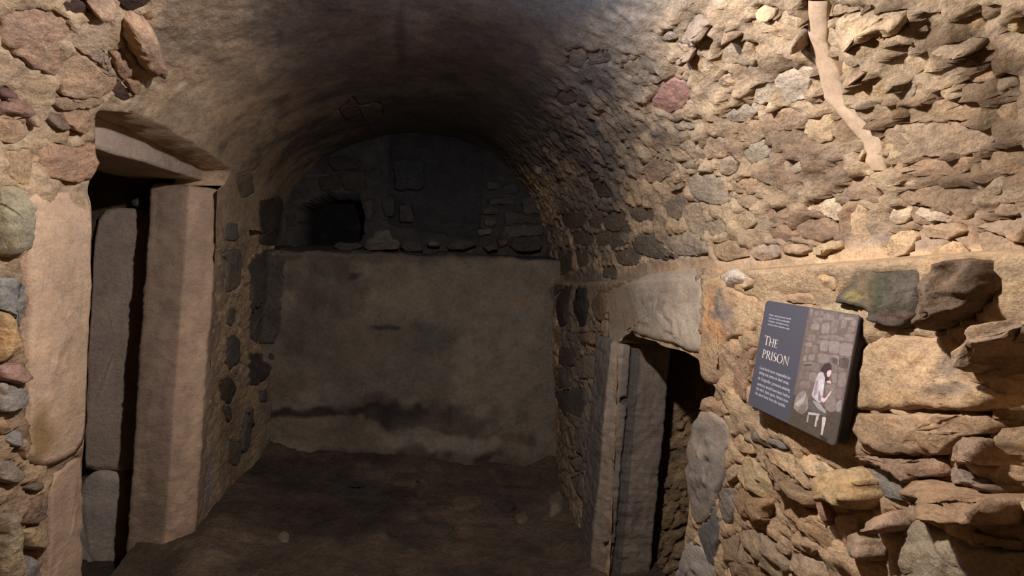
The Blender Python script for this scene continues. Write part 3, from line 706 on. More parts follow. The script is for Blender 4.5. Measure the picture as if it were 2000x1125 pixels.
# --- end wall: plastered below, set back above a ledge
X_ = np.linspace(-1.2, 1.12, 190)
rows = [(YB, z) for z in np.linspace(-0.3, ZLEDGE - 0.012, 132)]
rows += [(YB + 0.012, ZLEDGE)] + [(YB + t, ZLEDGE + 0.006 + 0.12 * t) for t in np.linspace(0.03, YBU - YB, 12)]
rows += [(YBU, z) for z in np.linspace(ZLEDGE + 0.04, ZC + 0.1, 66)]
P = np.array([[x, y, z] for (y, z) in rows for x in X_])
Nn = np.zeros_like(P); Nn[:, 1] = -1
up = P[:, 2] > ZLEDGE + 0.001
h, cid, st = rubble(P, 1.0, 51, 11.0, (.7, 1, 1.5))
h = np.where(up, h, 0.012 * fbm(P, 3.5, 4, 61) + 0.004 * fbm(P, 14, 3, 63))
bank = smooth((0.16 - P[:, 2]) / 0.12)
h = h + 0.05 * bank * (0.7 + 0.6 * fbm(P, 5, 3, 77))
px = proj(P)
h = h - 0.45 * (in_poly(px, NICHE) & up) - 0.05 * (in_poly(px, WINDOW) & up & ~in_poly(px, NICHE)) - 0.02 * (sunk(P, BACK_STONES) & up)
bz = np.zeros_like(P); bz[:, 2] = 0.016 * fbm(P, 7, 3, 71) * np.exp(-((P[:, 2] - ZLEDGE) / 0.05) ** 2)
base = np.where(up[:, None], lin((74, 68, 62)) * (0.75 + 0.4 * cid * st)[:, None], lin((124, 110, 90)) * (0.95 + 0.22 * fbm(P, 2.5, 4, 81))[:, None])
base = np.where((in_poly(px, NICHE) & up)[:, None], lin((30, 27, 25)), base)  # niche shade painted in: near-black interior so the hole reads dark
base = np.where((in_poly(px, WINDOW) & up)[:, None], base * 0.62, base)  # recess shade put into the colour so the window edges show
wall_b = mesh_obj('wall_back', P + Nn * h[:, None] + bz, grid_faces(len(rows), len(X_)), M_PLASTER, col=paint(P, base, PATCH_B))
struct(wall_b, 'dim plastered end wall with soot stains under a rubble ledge', 'wall')

# --- earth floor
X_ = np.linspace(-1.3, 1.2, 160); Y = axis_y(YB + 0.1, 0.018)
yy, xx = np.meshgrid(Y, X_, indexing='ij')
P = np.stack([xx, yy, floor_z(xx, yy)], -1).reshape(-1, 3)
Nn = np.zeros_like(P); Nn[:, 2] = 1
h = 0.018 * fbm(P, 3.0, 4, 91) + 0.006 * ridged(P, 12, 3, 95) + 0.004 * fbm(P, 30, 2, 97)
h = h + 0.07 * smooth((P[:, 1] - 3.45) / 0.3) + 0.05 * smooth((np.abs(P[:, 0] + 0.02) - 0.72) / 0.25)
h = h - 0.05 * np.exp(-((P[:, 0] + 1.18) / 0.12) ** 2 - ((P[:, 1] - 2.45) / 0.2) ** 2)
base = lin((96, 79, 63)) * (0.95 + 0.3 * fbm(P, 4, 4, 99))[:, None]
floor = mesh_obj('floor', P + Nn * h[:, None], grid_faces(len(Y), len(X_)), M_EARTH, col=paint(P, base, PATCH_F))
struct(floor, 'dark trodden earth floor', 'floor')

# --- wall behind the viewer closes the tunnel
X_ = np.linspace(-1.3, 1.2, 40); Z_ = np.linspace(-0.3, 2.45, 44)
zz, xx = np.meshgrid(Z_, X_, indexing='ij')
P = np.stack([xx, np.full_like(xx, -1.2), zz], -1).reshape(-1, 3)
h, cid, st = rubble(P, 1.5, 71, 6.0)
Nn = np.zeros_like(P); Nn[:, 1] = 1
wall_f = mesh_obj('wall_front', P + Nn * h[:, None], grid_faces(len(Z_), len(X_)), M_WALL, col=lin((160, 130, 98)) * (0.7 + 0.5 * cid)[:, None])
struct(wall_f, 'rubble wall closing the tunnel behind the viewer', 'wall')

# ------------------------------------------------------------------ single stones
def stone(poly, hmm, colr, form, tr, td, parent, name='stone', surf=None, back=0.045, mat=None, seed=0, edge_noise=1.0, relief=1.0, patches=None):
    poly = np.asarray(poly, float)
    n = len(poly); nxt = np.roll(poly, -1, 0)
    per = np.linalg.norm(nxt - poly, axis=1); L = per.sum()
    cnt = int(np.clip(L / 7.0, 16, 52))
    cum = np.concatenate([[0], np.cumsum(per)]); s = np.linspace(0, L, cnt, endpoint=False)
    k = np.clip(np.searchsorted(cum, s, side='right') - 1, 0, n - 1)
    ring = poly[k] + (nxt - poly)[k] * ((s - cum[k]) / per[k])[:, None]
    ring = ring * 0.6 + (np.roll(ring, 1, 0) + np.roll(ring, -1, 0)) * 0.2
    q3 = np.concatenate([ring * 0.11, np.full((cnt, 1), seed * 3.7)], 1)
    en = edge_noise * min(4.0, 1.4 + L / 120.0)
    ring = ring + en * np.stack([vnoise(q3, 5) + .5 * vnoise(q3 * 2.3, 15), vnoise(q3, 6) + .5 * vnoise(q3 * 2.3, 16)], -1)
    c = ring.mean(0); ext = np.abs(ring - c).max(0)
    if form == 'r': prof = [(1.02, None), (1.0, .10), (.95, .42), (.86, .66), (.72, .84), (.54, .95), (.3, 1.0)]
    else: prof = [(1.02, None), (1.0, .2), (.95, .62), (.88, .86), (.78, .96), (.62, 1.0), (.42, 1.0), (.2, 1.0)]
    if patches is not None:                          # finer face for stained stones
        prof = prof[:5] + [(r, 1.0) for r in np.linspace(.70, .06, 14)]
    rings = np.concatenate([c + (ring - c) * r for r, _ in prof] + [c[None]])
    H = np.concatenate([np.full(cnt, -1.0 if f is None else f) for _, f in prof] + [np.ones(1)])
    B = hit(rings, surf)
    cB = B[-1]
    if surf:
        nrm = np.zeros(3); nrm['xyz'.index(surf[0])] = -np.sign(rays(c[None])[0]['xyz'.index(surf[0])])
        nrm = np.repeat(nrm[None], len(B), 0)
    else:
        a = B[cnt:2 * cnt] - cB
        nv = np.cross(a, np.roll(a, -1, 0)).sum(0); nv /= np.linalg.norm(nv)
        if (nv * (EYE - cB)).sum() < 0: nv = -nv
        nrm = np.repeat(nv[None], len(B), 0)
    loc = (rings - c) / np.maximum(ext, 1)
    h0 = hmm / 1000.0
    tilt = 1 + tr * loc[:, 0] + td * loc[:, 1]
    rg = random.Random(seed * 7 + 1)
    if form == 'a':                                  # a few broken planes make the face angular
        for _ in range(4):
            a_ = rg.uniform(0, 6.283); sl = rg.uniform(0.35, 1.1); of = rg.uniform(0.95, 1.35)
            H = np.where(H > 0, np.minimum(H, np.clip(of - sl * (loc[:, 0] * math.cos(a_) + loc[:, 1] * math.sin(a_)), 0.12, 2)), H)
    H = np.where(H > 0, H * (1 + 0.35 * vnoise(B * 45 + seed, 12) * (H < 0.95)), H)
    nz = vnoise(B * 26 + seed, 7) * 0.16 + vnoise(B * 60 + seed, 8) * 0.08 + vnoise(B * 11 + seed, 9) * 0.14
    amp = relief * (0.30 * h0 + 0.008)
    hh = np.where(H < 0, -back, h0 * tilt * H + amp * nz * np.clip(H * 1.5, 0, 1))
    V = B + nrm * hh[:, None]
    F = []
    R = len(prof)
    for r in range(R - 1):
        for i in range(cnt):
            j = (i + 1) % cnt
            F.append((r * cnt + i, r * cnt + j, (r + 1) * cnt + j, (r + 1) * cnt + i))
    m = len(V) - 1
    for i in range(cnt): F.append(((R - 1) * cnt + i, (R - 1) * cnt + (i + 1) % cnt, m))
    # outward winding
    a, b, d = V[F[-1][0]], V[F[-1][1]], V[F[-1][2]]
    if (np.cross(b - a, d - a) * nrm[-1]).sum() < 0: F = [f[::-1] for f in F]
    if patches is not None:
        tone = paint(V, np.repeat(lin(colr)[None], len(V), 0), patches, seed)
        o = mesh_obj(name, V - cB, F, {None: M_STONE_TONED, M_DRESSED: M_DRESSED_TONED}[mat], parent, col=tone)
    else:
        o = mesh_obj(name, V - cB, F, mat or M_STONE, parent)
    o.location = cB
    k = 1.0 + 0.10 * math.sin(seed * 12.9)
    o.color = (*(grey(lin(colr)) * k), 1)
    return o
for k, (group, parent) in enumerate(((CEIL_STONES, ceiling), (RIGHT_STONES, wall_r), (LEFT_STONES, wall_l), (BACK_STONES, wall_b))):
    for i, (cr, s, hmm, colr, form, tr, td) in enumerate(group):
        par = parent
        if parent is ceiling:
            if hmm <= 30: hmm = hmm * 0.6 + 2
            colr = tuple(0.62 * np.array(colr) + 0.38 * np.array((188, 156, 116)))
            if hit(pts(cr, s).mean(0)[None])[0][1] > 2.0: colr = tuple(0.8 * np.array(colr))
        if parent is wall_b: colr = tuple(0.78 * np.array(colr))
        if par is wall_l and hit(pts(cr, s).mean(0)[None])[0][2] > ZSL: par = ceiling
        pt = None
        if parent is wall_r and i == 0: pt = [(1700, 560, 22, 40, 0, (150,122,84), .6), (1668, 580, 20, 14, 0, (150,134,70), .7), (1712, 575, 16, 34, 0, (70,72,48), .7), (1760, 620, 60, 12, 0, (120,90,74), .6), (1780, 560, 30, 30, 0, (112,98,84), .6)]
        if parent is wall_r and i == 2: pt = [(1860, 715, 26, 26, 0, (128,112,98), .7), (1850, 760, 50, 14, 0, (132,116,100), .6), (1702, 695, 12, 10, 0, (112,104,70), .6), (1720, 770, 40, 20, 0, (200,160,104), .5)]
        stone(pts(cr, s), hmm, colr, form, tr, td, par, seed=k * 200 + i, surf=('y', YBU) if parent is wall_b else None, patches=pt)
for i, (cr, s, hmm, colr) in enumerate(LEDGE_STONES):
    stone(pts(cr, s), hmm, tuple(0.8 * np.array(colr)), 'a', 0, .2, wall_b, seed=760 + i, surf=('y', 3.84), back=0.08)
# repaired crack filled with smooth mortar
def strip(left, right, hmm, colr, parent, name):
    a, b = np.asarray(left, float), np.asarray(right, float)
    t = np.linspace(0, len(a) - 1, 60); k = np.minimum(t.astype(int), len(a) - 2); f = (t - k)[:, None]
    a = a[k] * (1 - f) + a[k + 1] * f; b = b[k] * (1 - f) + b[k + 1] * f
    q = np.stack([t * 2.1, t * 0, t * 0], -1)
    a = a + 2.0 * np.stack([vnoise(q, 1), 0 * t], -1); b = b + 2.0 * np.stack([vnoise(q, 2), 0 * t], -1)
    u = np.array([0, .02, .10, .3, .5, .7, .9, .98, 1])
    px = a[:, None] * (1 - u)[None, :, None] + b[:, None] * u[None, :, None]
    B = hit(px.reshape(-1, 2))
    Nn = grid_normals(B, 60, 9, TO)
    prof = np.array([-.03, .55, .85, 1, 1.05, 1, .85, .55, -.03]); prof = np.where(prof < 0, prof * 1000 / hmm, prof)
    h = hmm / 1000 * np.tile(prof, 60) + 0.004 * fbm(B, 18, 3, 5) + 0.008 * fbm(B, 2.6, 2, 31)
    c = B.mean(0)
    o = mesh_obj(name, B + Nn * h[:, None] - c, grid_faces(60, 9), M_MORTAR, parent)
    o.location = c; o.color = (*lin(colr), 1)
    return o
strip(STRIP_L, STRIP_R, 9, (176, 150, 122), ceiling, 'mortar_strip')
# ------------------------------------------------------------------ doorways
def prism(section, z0, z1, step, parent, name, colr, mat, lean=(0, 0), holes=(), seed=0, amp=0.006, soften=1, worn=1.0, tones=None):
    """upright dressed stone: cross-section (x, y) carried from z0 to z1 with worn arrises; holes (x, y, z, r, depth)"""
    q = []; tn = []
    n = len(section)
    for i in range(n):
        a, b = np.array(section[i], float), np.array(section[(i + 1) % n], float)
        k = max(1, int(np.linalg.norm(b - a) / step))
        q += [a + (b - a) * t / k for t in range(k)]; tn += [tones[i] if tones else colr] * k
    q = np.array(q); c = q.mean(0)
    for _ in range(soften): q = q * 0.5 + (np.roll(q, 1, 0) + np.roll(q, -1, 0)) * 0.25
    m = len(q); zs = np.arange(z0, z1 + step * 0.5, step); K = len(zs)
    V = np.zeros((K, m, 3)); V[:, :, :2] = q[None]; V[:, :, 2] = zs[:, None]
    nr = q - np.roll(q, 1, 0) + np.roll(q, -1, 0) - q; nr = np.stack([nr[:, 1], -nr[:, 0]], -1)
    nr /= np.linalg.norm(nr, axis=1, keepdims=True) + 1e-9
    area = 0.5 * np.sum(q[:, 0] * np.roll(q[:, 1], -1) - q[:, 1] * np.roll(q[:, 0], -1))
    if area < 0: nr = -nr
    P = V.reshape(-1, 3); Nr = np.zeros((K, m, 3)); Nr[:, :, :2] = nr[None]; Nr = Nr.reshape(-1, 3)
    h = amp * (0.8 * fbm(P, 9, 3, seed) + 0.45 * ridged(P, 28, 2, seed + 3)) * worn
    end = np.minimum(P[:, 2] - z0, z1 - P[:, 2]); h = h - 0.02 * np.exp(-end / 0.012)
    Pn = P + Nr * h[:, None]
    for (hx, hy, hz, r, dp) in holes:
        d = np.linalg.norm(P - np.array([hx, hy, hz]), axis=1)
        Pn = Pn - Nr * (dp * (1 - smooth((d - 0.75 * r) / (0.35 * r))))[:, None]
    Pn[:, 0] += lean[0] * (P[:, 2] - z1); Pn[:, 1] += lean[1] * (P[:, 2] - z1)
    F = [(k * m + i, k * m + (i + 1) % m, (k + 1) * m + (i + 1) % m, (k + 1) * m + i) for k in range(K - 1) for i in range(m)]
    F += [tuple(range(m - 1, -1, -1)), tuple((K - 1) * m + i for i in range(m))]
    if area < 0: F = [f[::-1] for f in F]
    o0 = np.array([c[0], c[1], z0])
    tc = np.tile(grey(lin(np.array(tn))), (K, 1))
    wob = fbm(P * np.array([1, 1, .35]), 14, 3, seed + 20)
    tc = tc * (1 + 0.22 * wob)[:, None]
    o = mesh_obj(name, Pn - o0, F, M_DRESSED_TONED, parent, col=tc); o.location = o0
    return o

def rough_panel(name, origin, du, dv, nu, nv, normal, amp, seed, colr, parent=None, cell=8.0):
    origin, du, dv, normal = (np.asarray(v, float) for v in (origin, du, dv, normal))
    u, v = np.meshgrid(np.linspace(0, 1, nu), np.linspace(0, 1, nv), indexing='ij')
    P = (origin + u[..., None] * du + v[..., None] * dv).reshape(-1, 3)
    h, cid, st = rubble(P, amp, seed, cell)
    col = lin(colr) * (0.75 + 0.4 * cid * st + 0.12 * fbm(P, 6, 3, seed))[:, None]
    return mesh_obj(name, P + normal * h[:, None], grid_faces(nu, nv), M_WALL, parent, col=col)

# left doorway -------------------------------------------------------
door1 = bpy.data.objects.new('door_1', None); COL.objects.link(door1); door1.location = (-1.1, 2.3, -0.1)
struct(door1, 'tall narrow doorway in the left wall with dressed stone jambs', 'doorway')
def under(o, parent):
    o.parent = parent; o.matrix_parent_inverse = Matrix.Translation(-Vector(parent.location))
    return o
D1 = []
D1.append(prism([(-0.985, 2.98), (-0.985, 2.81), (-1.09, 2.725), (-1.245, 2.715), (-1.25, 2.98)], -0.12, 1.735, 0.012, None, 'jamb_stone', (166, 136, 108), M_DRESSED, lean=(0.06, 0.02), seed=3, amp=0.007,
                tones=[(150, 124, 98), (190, 156, 124), (152, 126, 102), (120, 100, 84), (120, 100, 84)]))  # reveal browner from staining; chamfer's lighter edge put into its colour
S1 = dict(mat=M_DRESSED, relief=0.5)
D1.append(stone(pts('_', '40,398 60,376 170,375 179,393 175,480 173,560 168,700 165,800 163,860 158,880 120,903 70,913 52,905 55,850 52,760 48,700 50,600 45,520 52,470 45,440'), 20, (198, 162, 126), 'a', 0, 0, None, 'jamb_stone', back=0.30, seed=301, edge_noise=.5, patches=[(86, 850, 30, 50, 10, (136,104,44), .8), (70, 895, 16, 16, 0, (110,92,50), .7), (110, 620, 30, 120, 0, (186,150,116), .4)], **S1))
D1.append(stone(pts('_', '112,922 157,889 153,1010 150,1200 84,1200 90,1026 98,972 95,950'), 18, (172, 140, 110), 'a', 0, 0, None, 'jamb_stone', back=0.30, seed=302, edge_noise=.5, **S1))
D1.append(stone(pts('_', '120,200 300,225 470,318 452,346 432,354 410,358 300,324 187,291 120,272'), 10, (176, 152, 130), 'a', 0, 0, None, 'lintel', surf=('x', -1.05), back=0.34, seed=303, edge_noise=.4, **S1))
# inner jamb beyond the door check: two dressed blocks with a rounded top
D1.append(stone(pts('_', '186,470 190,425 205,408 250,404 292,412 294,600 292,905 250,925 232,918 165,920 172,700'), 14, (182, 156, 134), 'a', 0, 0, None, 'jamb_stone', surf=('y', 2.91), back=0.2, seed=304, edge_noise=.6, **S1))
D1.append(stone(pts('_', '160,940 178,922 205,921 236,932 246,950 248,1100 250,1300 140,1300'), 20, (178, 158, 140), 'a', 0, 0, None, 'jamb_stone', surf=('y', 2.89), back=0.2, seed=305, edge_noise=.4, **S1))
pn = rough_panel('reveal_wall', (-1.24, 2.96, -0.3), (-0.85, 0, 0), (0, 0, 2.3), 50, 120, (0, -1, 0), 1.2, 61, (128, 110, 92)); D1.append(pn)
D1.append(rough_panel('reveal_wall', (-2.05, 1.55, -0.3), (0, 1.6, 0), (0, 0, 2.3), 60, 90, (1, 0, 0), 1.2, 63, (112, 96, 80)))
D1.append(rough_panel('reveal_wall', (-2.1, 1.70, -0.3), (0.98, 0, 0), (0, 0, 2.1), 40, 80, (0, 1, 0), 1.0, 65, (128, 110, 90)))
D1.append(rough_panel('soffit', (-2.1, 1.6, 1.78), (0.92, 0, 0), (0, 1.55, 0), 40, 60, (0, 0, -1), 1.0, 67, (100, 86, 72)))
D1.append(rough_panel('threshold', (-2.1, 1.6, -0.14), (1.2, 0, 0), (0, 1.5, 0), 60, 70, (0, 0, 1), 1.0, 69, (88, 74, 62)))
D1.append(rough_panel('head_fill', (-1.115, 1.6, 1.78), (0, 1.5, 0), (0, 0, 0.4), 60, 20, (1, 0, 0), 0.8, 68, (120, 102, 84)))
for o in D1: under(o, door1)
# iron pin of a lost door in the door check
hp = hit(np.array([[271, 398]]), ('y', 2.87))[0]
def lathe(profile, seg=20):
    V = []; F = []
    for (r, z) in profile:
        for i in range(seg):
            a = 2 * math.pi * i / seg; V.append((r * math.cos(a), r * math.sin(a), z))
    for k in range(len(profile) - 1):
        for i in range(seg):
            F.append((k * seg + i, k * seg + (i + 1) % seg, (k + 1) * seg + (i + 1) % seg, (k + 1) * seg + i))
    F += [tuple(range(seg - 1, -1, -1)), tuple((len(profile) - 1) * seg + i for i in range(seg))]
    return np.array(V), F
V, F = lathe([(0.028, 0), (0.030, 0.03), (0.026, 0.05), (0.026, 0.075), (0.016, 0.082)])
pin = mesh_obj('hinge_pin', V, F, plain('worn_iron', (96, 92, 90), 0.6, 0.3)); pin.location = hp + np.array([0, 0.09, 0]); pin.rotation_euler = (math.radians(78), 0, math.radians(-20))
under(pin, door1); pin['label'] = 'rounded grey iron hinge pin set in the dark door check'

# right doorway ------------------------------------------------------
door2 = bpy.data.objects.new('door_2', None); COL.objects.link(door2); door2.location = (1.1, 2.0, -0.15)
struct(door2, 'low square prison doorway in the right wall under a heavy lintel', 'doorway')
D2 = []
D2.append(prism([(0.892, 2.66), (1.20, 2.66), (1.17, 2.375), (1.02, 2.385), (1.00, 2.385), (0.995, 2.405), (0.982, 2.405), (0.975, 2.385), (0.935, 2.395), (0.890, 2.450)], -0.25, 1.075, 0.008, None, 'jamb_stone', (122, 108, 94), M_DRESSED, lean=(0.025, -0.02),
                holes=((0.966, 2.385, 0.80, 0.022, 0.06), (0.95, 2.39, 0.07, 0.024, 0.06)), seed=13, amp=0.007,
                tones=[(120, 104, 88), (120, 104, 88), (128, 112, 96), (96, 86, 76), (86, 78, 70), (86, 78, 70), (86, 78, 70), (122, 108, 94), (140, 122, 102), (104, 94, 84)]))  # groove shade and lighter chamfer edge put into the face colours
D2.append(stone(pts('_', '1187,566 1230,545 1300,530 1370,524 1376,600 1372,692 1352,688 1322,672 1290,668 1255,655 1222,642 1218,670 1187,668'), 22, (168, 148, 122), 'a', 0, 0, None, 'lintel', back=0.26, seed=311, edge_noise=.5, patches=[(1215, 610, 30, 60, 0, (146,120,94), .6), (1330, 640, 40, 40, 20, (196,176,150), .5), (1270, 590, 40, 40, 0, (150,138,122), .5)], **S1))
ob = stone(pts('_', '1372,524 1413,520 1416,556 1455,573 1482,581 1487,600 1477,644 1440,660 1416,672 1410,700 1413,738 1405,754 1386,752 1370,738 1373,692 1378,600'), 18, (200, 160, 112), 'a', 0, 0, None, 'lintel_bearing', back=0.24, seed=312, edge_noise=.6, relief=.8, patches=[(1405, 602, 24, 34, -25, (116,108,98), .85), (1385, 600, 12, 40, 10, (214,156,92), .7), (1405, 648, 30, 20, -10, (212,146,84), .7), (1455, 615, 20, 26, 0, (196,166,124), .6), (1396, 720, 20, 30, 0, (188,152,118), .6), (1425, 640, 14, 24, 0, (140,124,104), .6)])
D2.append(ob)
D2.append(stone(pts('T', '815,70 880,62 990,150 1000,230 970,480 920,650 870,780 790,800 760,700 740,480 750,330 780,170'), 24, (142, 126, 108), 'a', 0, 0, None, 'jamb_stone', back=0.26, seed=313, edge_noise=.5, patches=[(1385, 850, 30, 30, 0, (128,116,102), .6), (1380, 940, 30, 50, 0, (112,106,100), .5), (1395, 815, 26, 14, 20, (166,138,110), .6)], **S1))
D2.append(stone(pts('T', '700,1000 745,905 820,925 895,1045 880,1190 640,1190'), 20, (156, 144, 130), 'a', 0, 0, None, 'jamb_stone', back=0.26, seed=314, edge_noise=.8, **S1))
D2.append(stone(pts('T', '795,815 868,790 915,660 955,790 930,900 900,1070 850,1040 830,915'), 14, (104, 98, 92), 'a', 0, 0, None, 'jamb_stone', back=0.2, seed=315, edge_noise=.6, **S1))
D2.append(rough_panel('reveal_wall', (1.15, 2.52, -0.3), (0.85, 0, 0), (0, 0, 1.6), 60, 110, (0, -1, 0), 1.3, 81, (164, 136, 102), cell=10))
D2.append(rough_panel('reveal_wall', (1.95, 1.4, -0.3), (0, 1.3, 0), (0, 0, 1.6), 50, 70, (-1, 0, 0), 1.2, 83, (130, 108, 84)))
D2.append(rough_panel('reveal_wall', (1.10, 1.52, -0.3), (0.9, 0, 0), (0, 0, 1.6), 40, 70, (0, 1, 0), 1.0, 85, (130, 110, 88)))
D2.append(rough_panel('soffit', (1.0, 1.4, 1.21), (1.0, 0, 0), (0, 1.25, 0), 50, 60, (0, 0, -1), 1.0, 87, (96, 82, 68)))
D2.append(rough_panel('threshold', (0.95, 1.4, -0.18), (1.05, 0, 0), (0, 1.25, 0), 50, 60, (0, 0, 1), 1.0, 89, (92, 76, 62)))
for o in D2: under(o, door2)

# ------------------------------------------------------------------ information panel on the right wall
PW, PH = 0.3150, 0.2845
pr = np.array([0.8895, 1.1465, 1.2499])
panel = bpy.data.objects.new('information_panel', None); COL.objects.link(panel)
ay = math.radians(6.4)
e_u = np.array([0.0, -1.0, 0.0]); e_v = np.array([math.sin(ay), 0, math.cos(ay)]); e_n = np.cross(e_u, e_v)
PO = pr - e_v * PH / 2
panel.matrix_world = Matrix([[e_u[i], e_v[i], e_n[i], PO[i]] for i in range(3)] + [[0, 0, 0, 1]])
thing(panel, 'dark blue and brown THE PRISON information panel on the right wall', 'sign')
def uv(px):
    d = rays(np.atleast_2d(np.asarray(px, float)))
    P0 = PO + e_n * 0.003
    t = ((P0 - EYE) @ e_n) / (d @ e_n)
    P = EYE + d * t[:, None] - PO
    return np.stack([P @ e_u, P @ e_v], -1)
def rounded(w2, v0, v1, r, seg=6):
    out = []
    for cx, cy, a0 in ((w2 - r, v1 - r, 0), (-w2 + r, v1 - r, 90), (-w2 + r, v0 + r, 180), (w2 - r, v0 + r, 270)):
        for k in range(seg + 1):
            a = math.radians(a0 + 90 * k / seg); out.append((cx + r * math.cos(a), cy + r * math.sin(a)))
    return out
def slab(name, outline, n0, n1, mat, bev=0.001):
    m = len(outline); c = np.mean(outline, 0)
    V = []
    for s, z in ((1, n0), (1, n1 - bev), (1 - bev * 6, n1)):
        V += [(c[0] + (p[0] - c[0]) * s, c[1] + (p[1] - c[1]) * s, z) for p in outline]
    F = [(k * m + i, k * m + (i + 1) % m, (k + 1) * m + (i + 1) % m, (k + 1) * m + i) for k in range(2) for i in range(m)]
    F += [tuple(range(m - 1, -1, -1)), tuple(2 * m + i for i in range(m))]
    return mesh_obj(name, V, F, mat, panel, smooth_shade=False)
M_BLUE = plain('panel_blue', (74, 71, 77), 0.55, 0, 0.35)
M_BLACK = plain('panel_black', (26, 24, 24), 0.6)
M_LETTER = plain('letter_cream', (214, 200, 186), 0.6)
M_TEXT = plain('text_white', (196, 192, 200), 0.6)
slab('panel_board', rounded(PW / 2, 0, PH, 0.011), -0.004, 0.002, M_BLUE)
slab('backing_tray', rounded(PW / 2 - 0.004, 0.004, PH - 0.004, 0.010), -0.030, -0.004, M_BLACK)
peg = slab('fixing_peg', [(-0.150, -0.010), (-0.142, -0.012), (-0.139, 0.002), (-0.147, 0.003)], -0.026, -0.008, plain('peg_grey', (196, 186, 170), 0.5))

# printed picture: flat colour shapes in one mesh
def print_material():
    m, nt, b = nodes('printed_picture')
    a = N(nt, 'ShaderNodeAttribute', attribute_name='Col')
    n = N(nt, 'ShaderNodeTexNoise'); n.inputs['Scale'].default_value = 120; n.inputs['Detail'].default_value = 5
    tc = N(nt, 'ShaderNodeTexCoord'); nt.links.new(tc.outputs['Object'], n.inputs['Vector'])
    r = N(nt, 'ShaderNodeValToRGB'); r.color_ramp.elements[0].position = 0.3; r.color_ramp.elements[0].color = (0.8, 0.8, 0.8, 1)
    r.color_ramp.elements[1].position = 0.7; r.color_ramp.elements[1].color = (1.15, 1.15, 1.15, 1)
    nt.links.new(n.outputs[0], r.inputs[0])
    x = N(nt, 'ShaderNodeMix', data_type='RGBA', blend_type='MULTIPLY'); x.inputs[0].default_value = 1
    nt.links.new(a.outputs['Color'], x.inputs[6]); nt.links.new(r.outputs[0], x.inputs[7])
    nt.links.new(x.outputs[2], b.inputs['Base Color']); b.inputs['Roughness'].default_value = 0.55; b.inputs['Specular IOR Level'].default_value = 0.35
    return m
SF = (1460, 580, 7.5); SG = (1560, 640, 4.685); SH = (1450, 690, 5.626)
def pq(c, s): return np.array([[c[0] + float(a) / c[2], c[1] + float(b) / c[2]] for a, b in (q.split(',') for q in s.split())])
PV, PF, PC = [], [], []
def shape(q, colr, layer, isuv=False, soft=True):
    u = np.asarray(q, float) if isuv else uv(q)
    if soft and len(u) > 3:                      # one corner-cutting pass rounds the drawn shapes
        nx = np.roll(u, -1, 0); u = np.stack([u * .84 + nx * .16, u * .16 + nx * .84], 1).reshape(-1, 2)
    u = np.stack([np.clip(u[:, 0], uL, PW / 2 - 0.0015), np.clip(u[:, 1], 0.0015, PH - 0.0015)], -1)
    area = 0.5 * np.sum(u[:, 0] * np.roll(u[:, 1], -1) - u[:, 1] * np.roll(u[:, 0], -1))
    if area < 0: u = u[::-1]
    b = len(PV)
    for p in u: PV.append((p[0], p[1], 0.0022 + 0.00012 * layer)); PC.append(lin(colr))
    PF.append(tuple(range(b, b + len(u))))
uL = float(uv([[1583, 601]])[0, 0] + uv([[1537, 824]])[0, 0]) / 2
R_ = 0.010
def right_edge(v0, v1):
    w2 = PW / 2 - 0.0012
    out = [(uL, v0), (w2 - (R_ if v0 < 0.002 else 0), v0)]
    if v0 < 0.002: out += [(w2 - R_ + R_ * math.sin(a), v0 + R_ - R_ * math.cos(a)) for a in (0.4, 0.8, 1.2)] + [(w2, v0 + R_)]
    if v1 > PH - 0.002: out += [(w2, v1 - R_)] + [(w2 - R_ + R_ * math.cos(a), v1 - R_ + R_ * math.sin(a)) for a in (0.4, 0.8, 1.2)] + [(w2 - R_, v1)]
    else: out += [(w2, v1)]
    return out + [(uL, v1)]
shape(right_edge(0.0012, PH - 0.0012), (104, 90, 80), 0, True, False)
vf = float(uv([[1600, 790]])[0, 1])
shape(right_edge(0.0012, vf), (78, 68, 56), 1, True, False)
random.seed(4)
WS = (126, 111, 103)
def grow(q, k=1.13): c = q.mean(0); return c + (q - c) * k
wall_sh = ['980,215 1040,200 1035,270 985,265', '1060,205 1110,210 1105,270 1055,268', '1125,240 1260,262 1250,335 1115,325', '960,310 1090,305 1085,390 970,385',
 '1240,340 1335,345 1320,400 1290,530 1215,520', '1380,340 1450,335 1440,440 1370,455', '1400,300 1560,300 1530,340 1440,330', '940,400 1050,400 1040,480 930,470', '1090,400 1200,380 1190,530 1080,520',
 '1475,440 1570,440 1560,500 1480,530', '920,180 960,190 940,270 915,250', '1070,570 1280,560 1400,600 1390,640 1200,620 1080,600', '1420,550 1560,545 1540,650 1430,640', '880,560 990,555 985,640 870,640',
 '1030,630 1080,640 1050,690 1010,690', '1070,640 1180,640 1160,790 1065,780', '1200,650 1340,660 1320,830 1190,800', '1360,680 1530,690 1510,870 1340,840', '850,670 940,670 930,730 850,720',
 '960,710 1020,720 1010,820 950,810', '850,745 890,750 880,820 835,815', '1040,830 1200,850 1190,960 1050,970', '895,850 980,840 970,930 890,925', '820,870 870,860 860,930 810,940',
 '1210,850 1330,870 1330,1000 1240,960', '1350,900 1500,890 1480,1060 1340,1020', '830,960 940,950 940,1010 820,1010', '1520,350 1590,330 1570,430 1510,410', '1340,280 1400,260 1390,330 1330,330']
for s in wall_sh:
    k = random.uniform(-9, 9); shape(grow(pq(SF, s)), tuple(c + k for c in WS), 2)
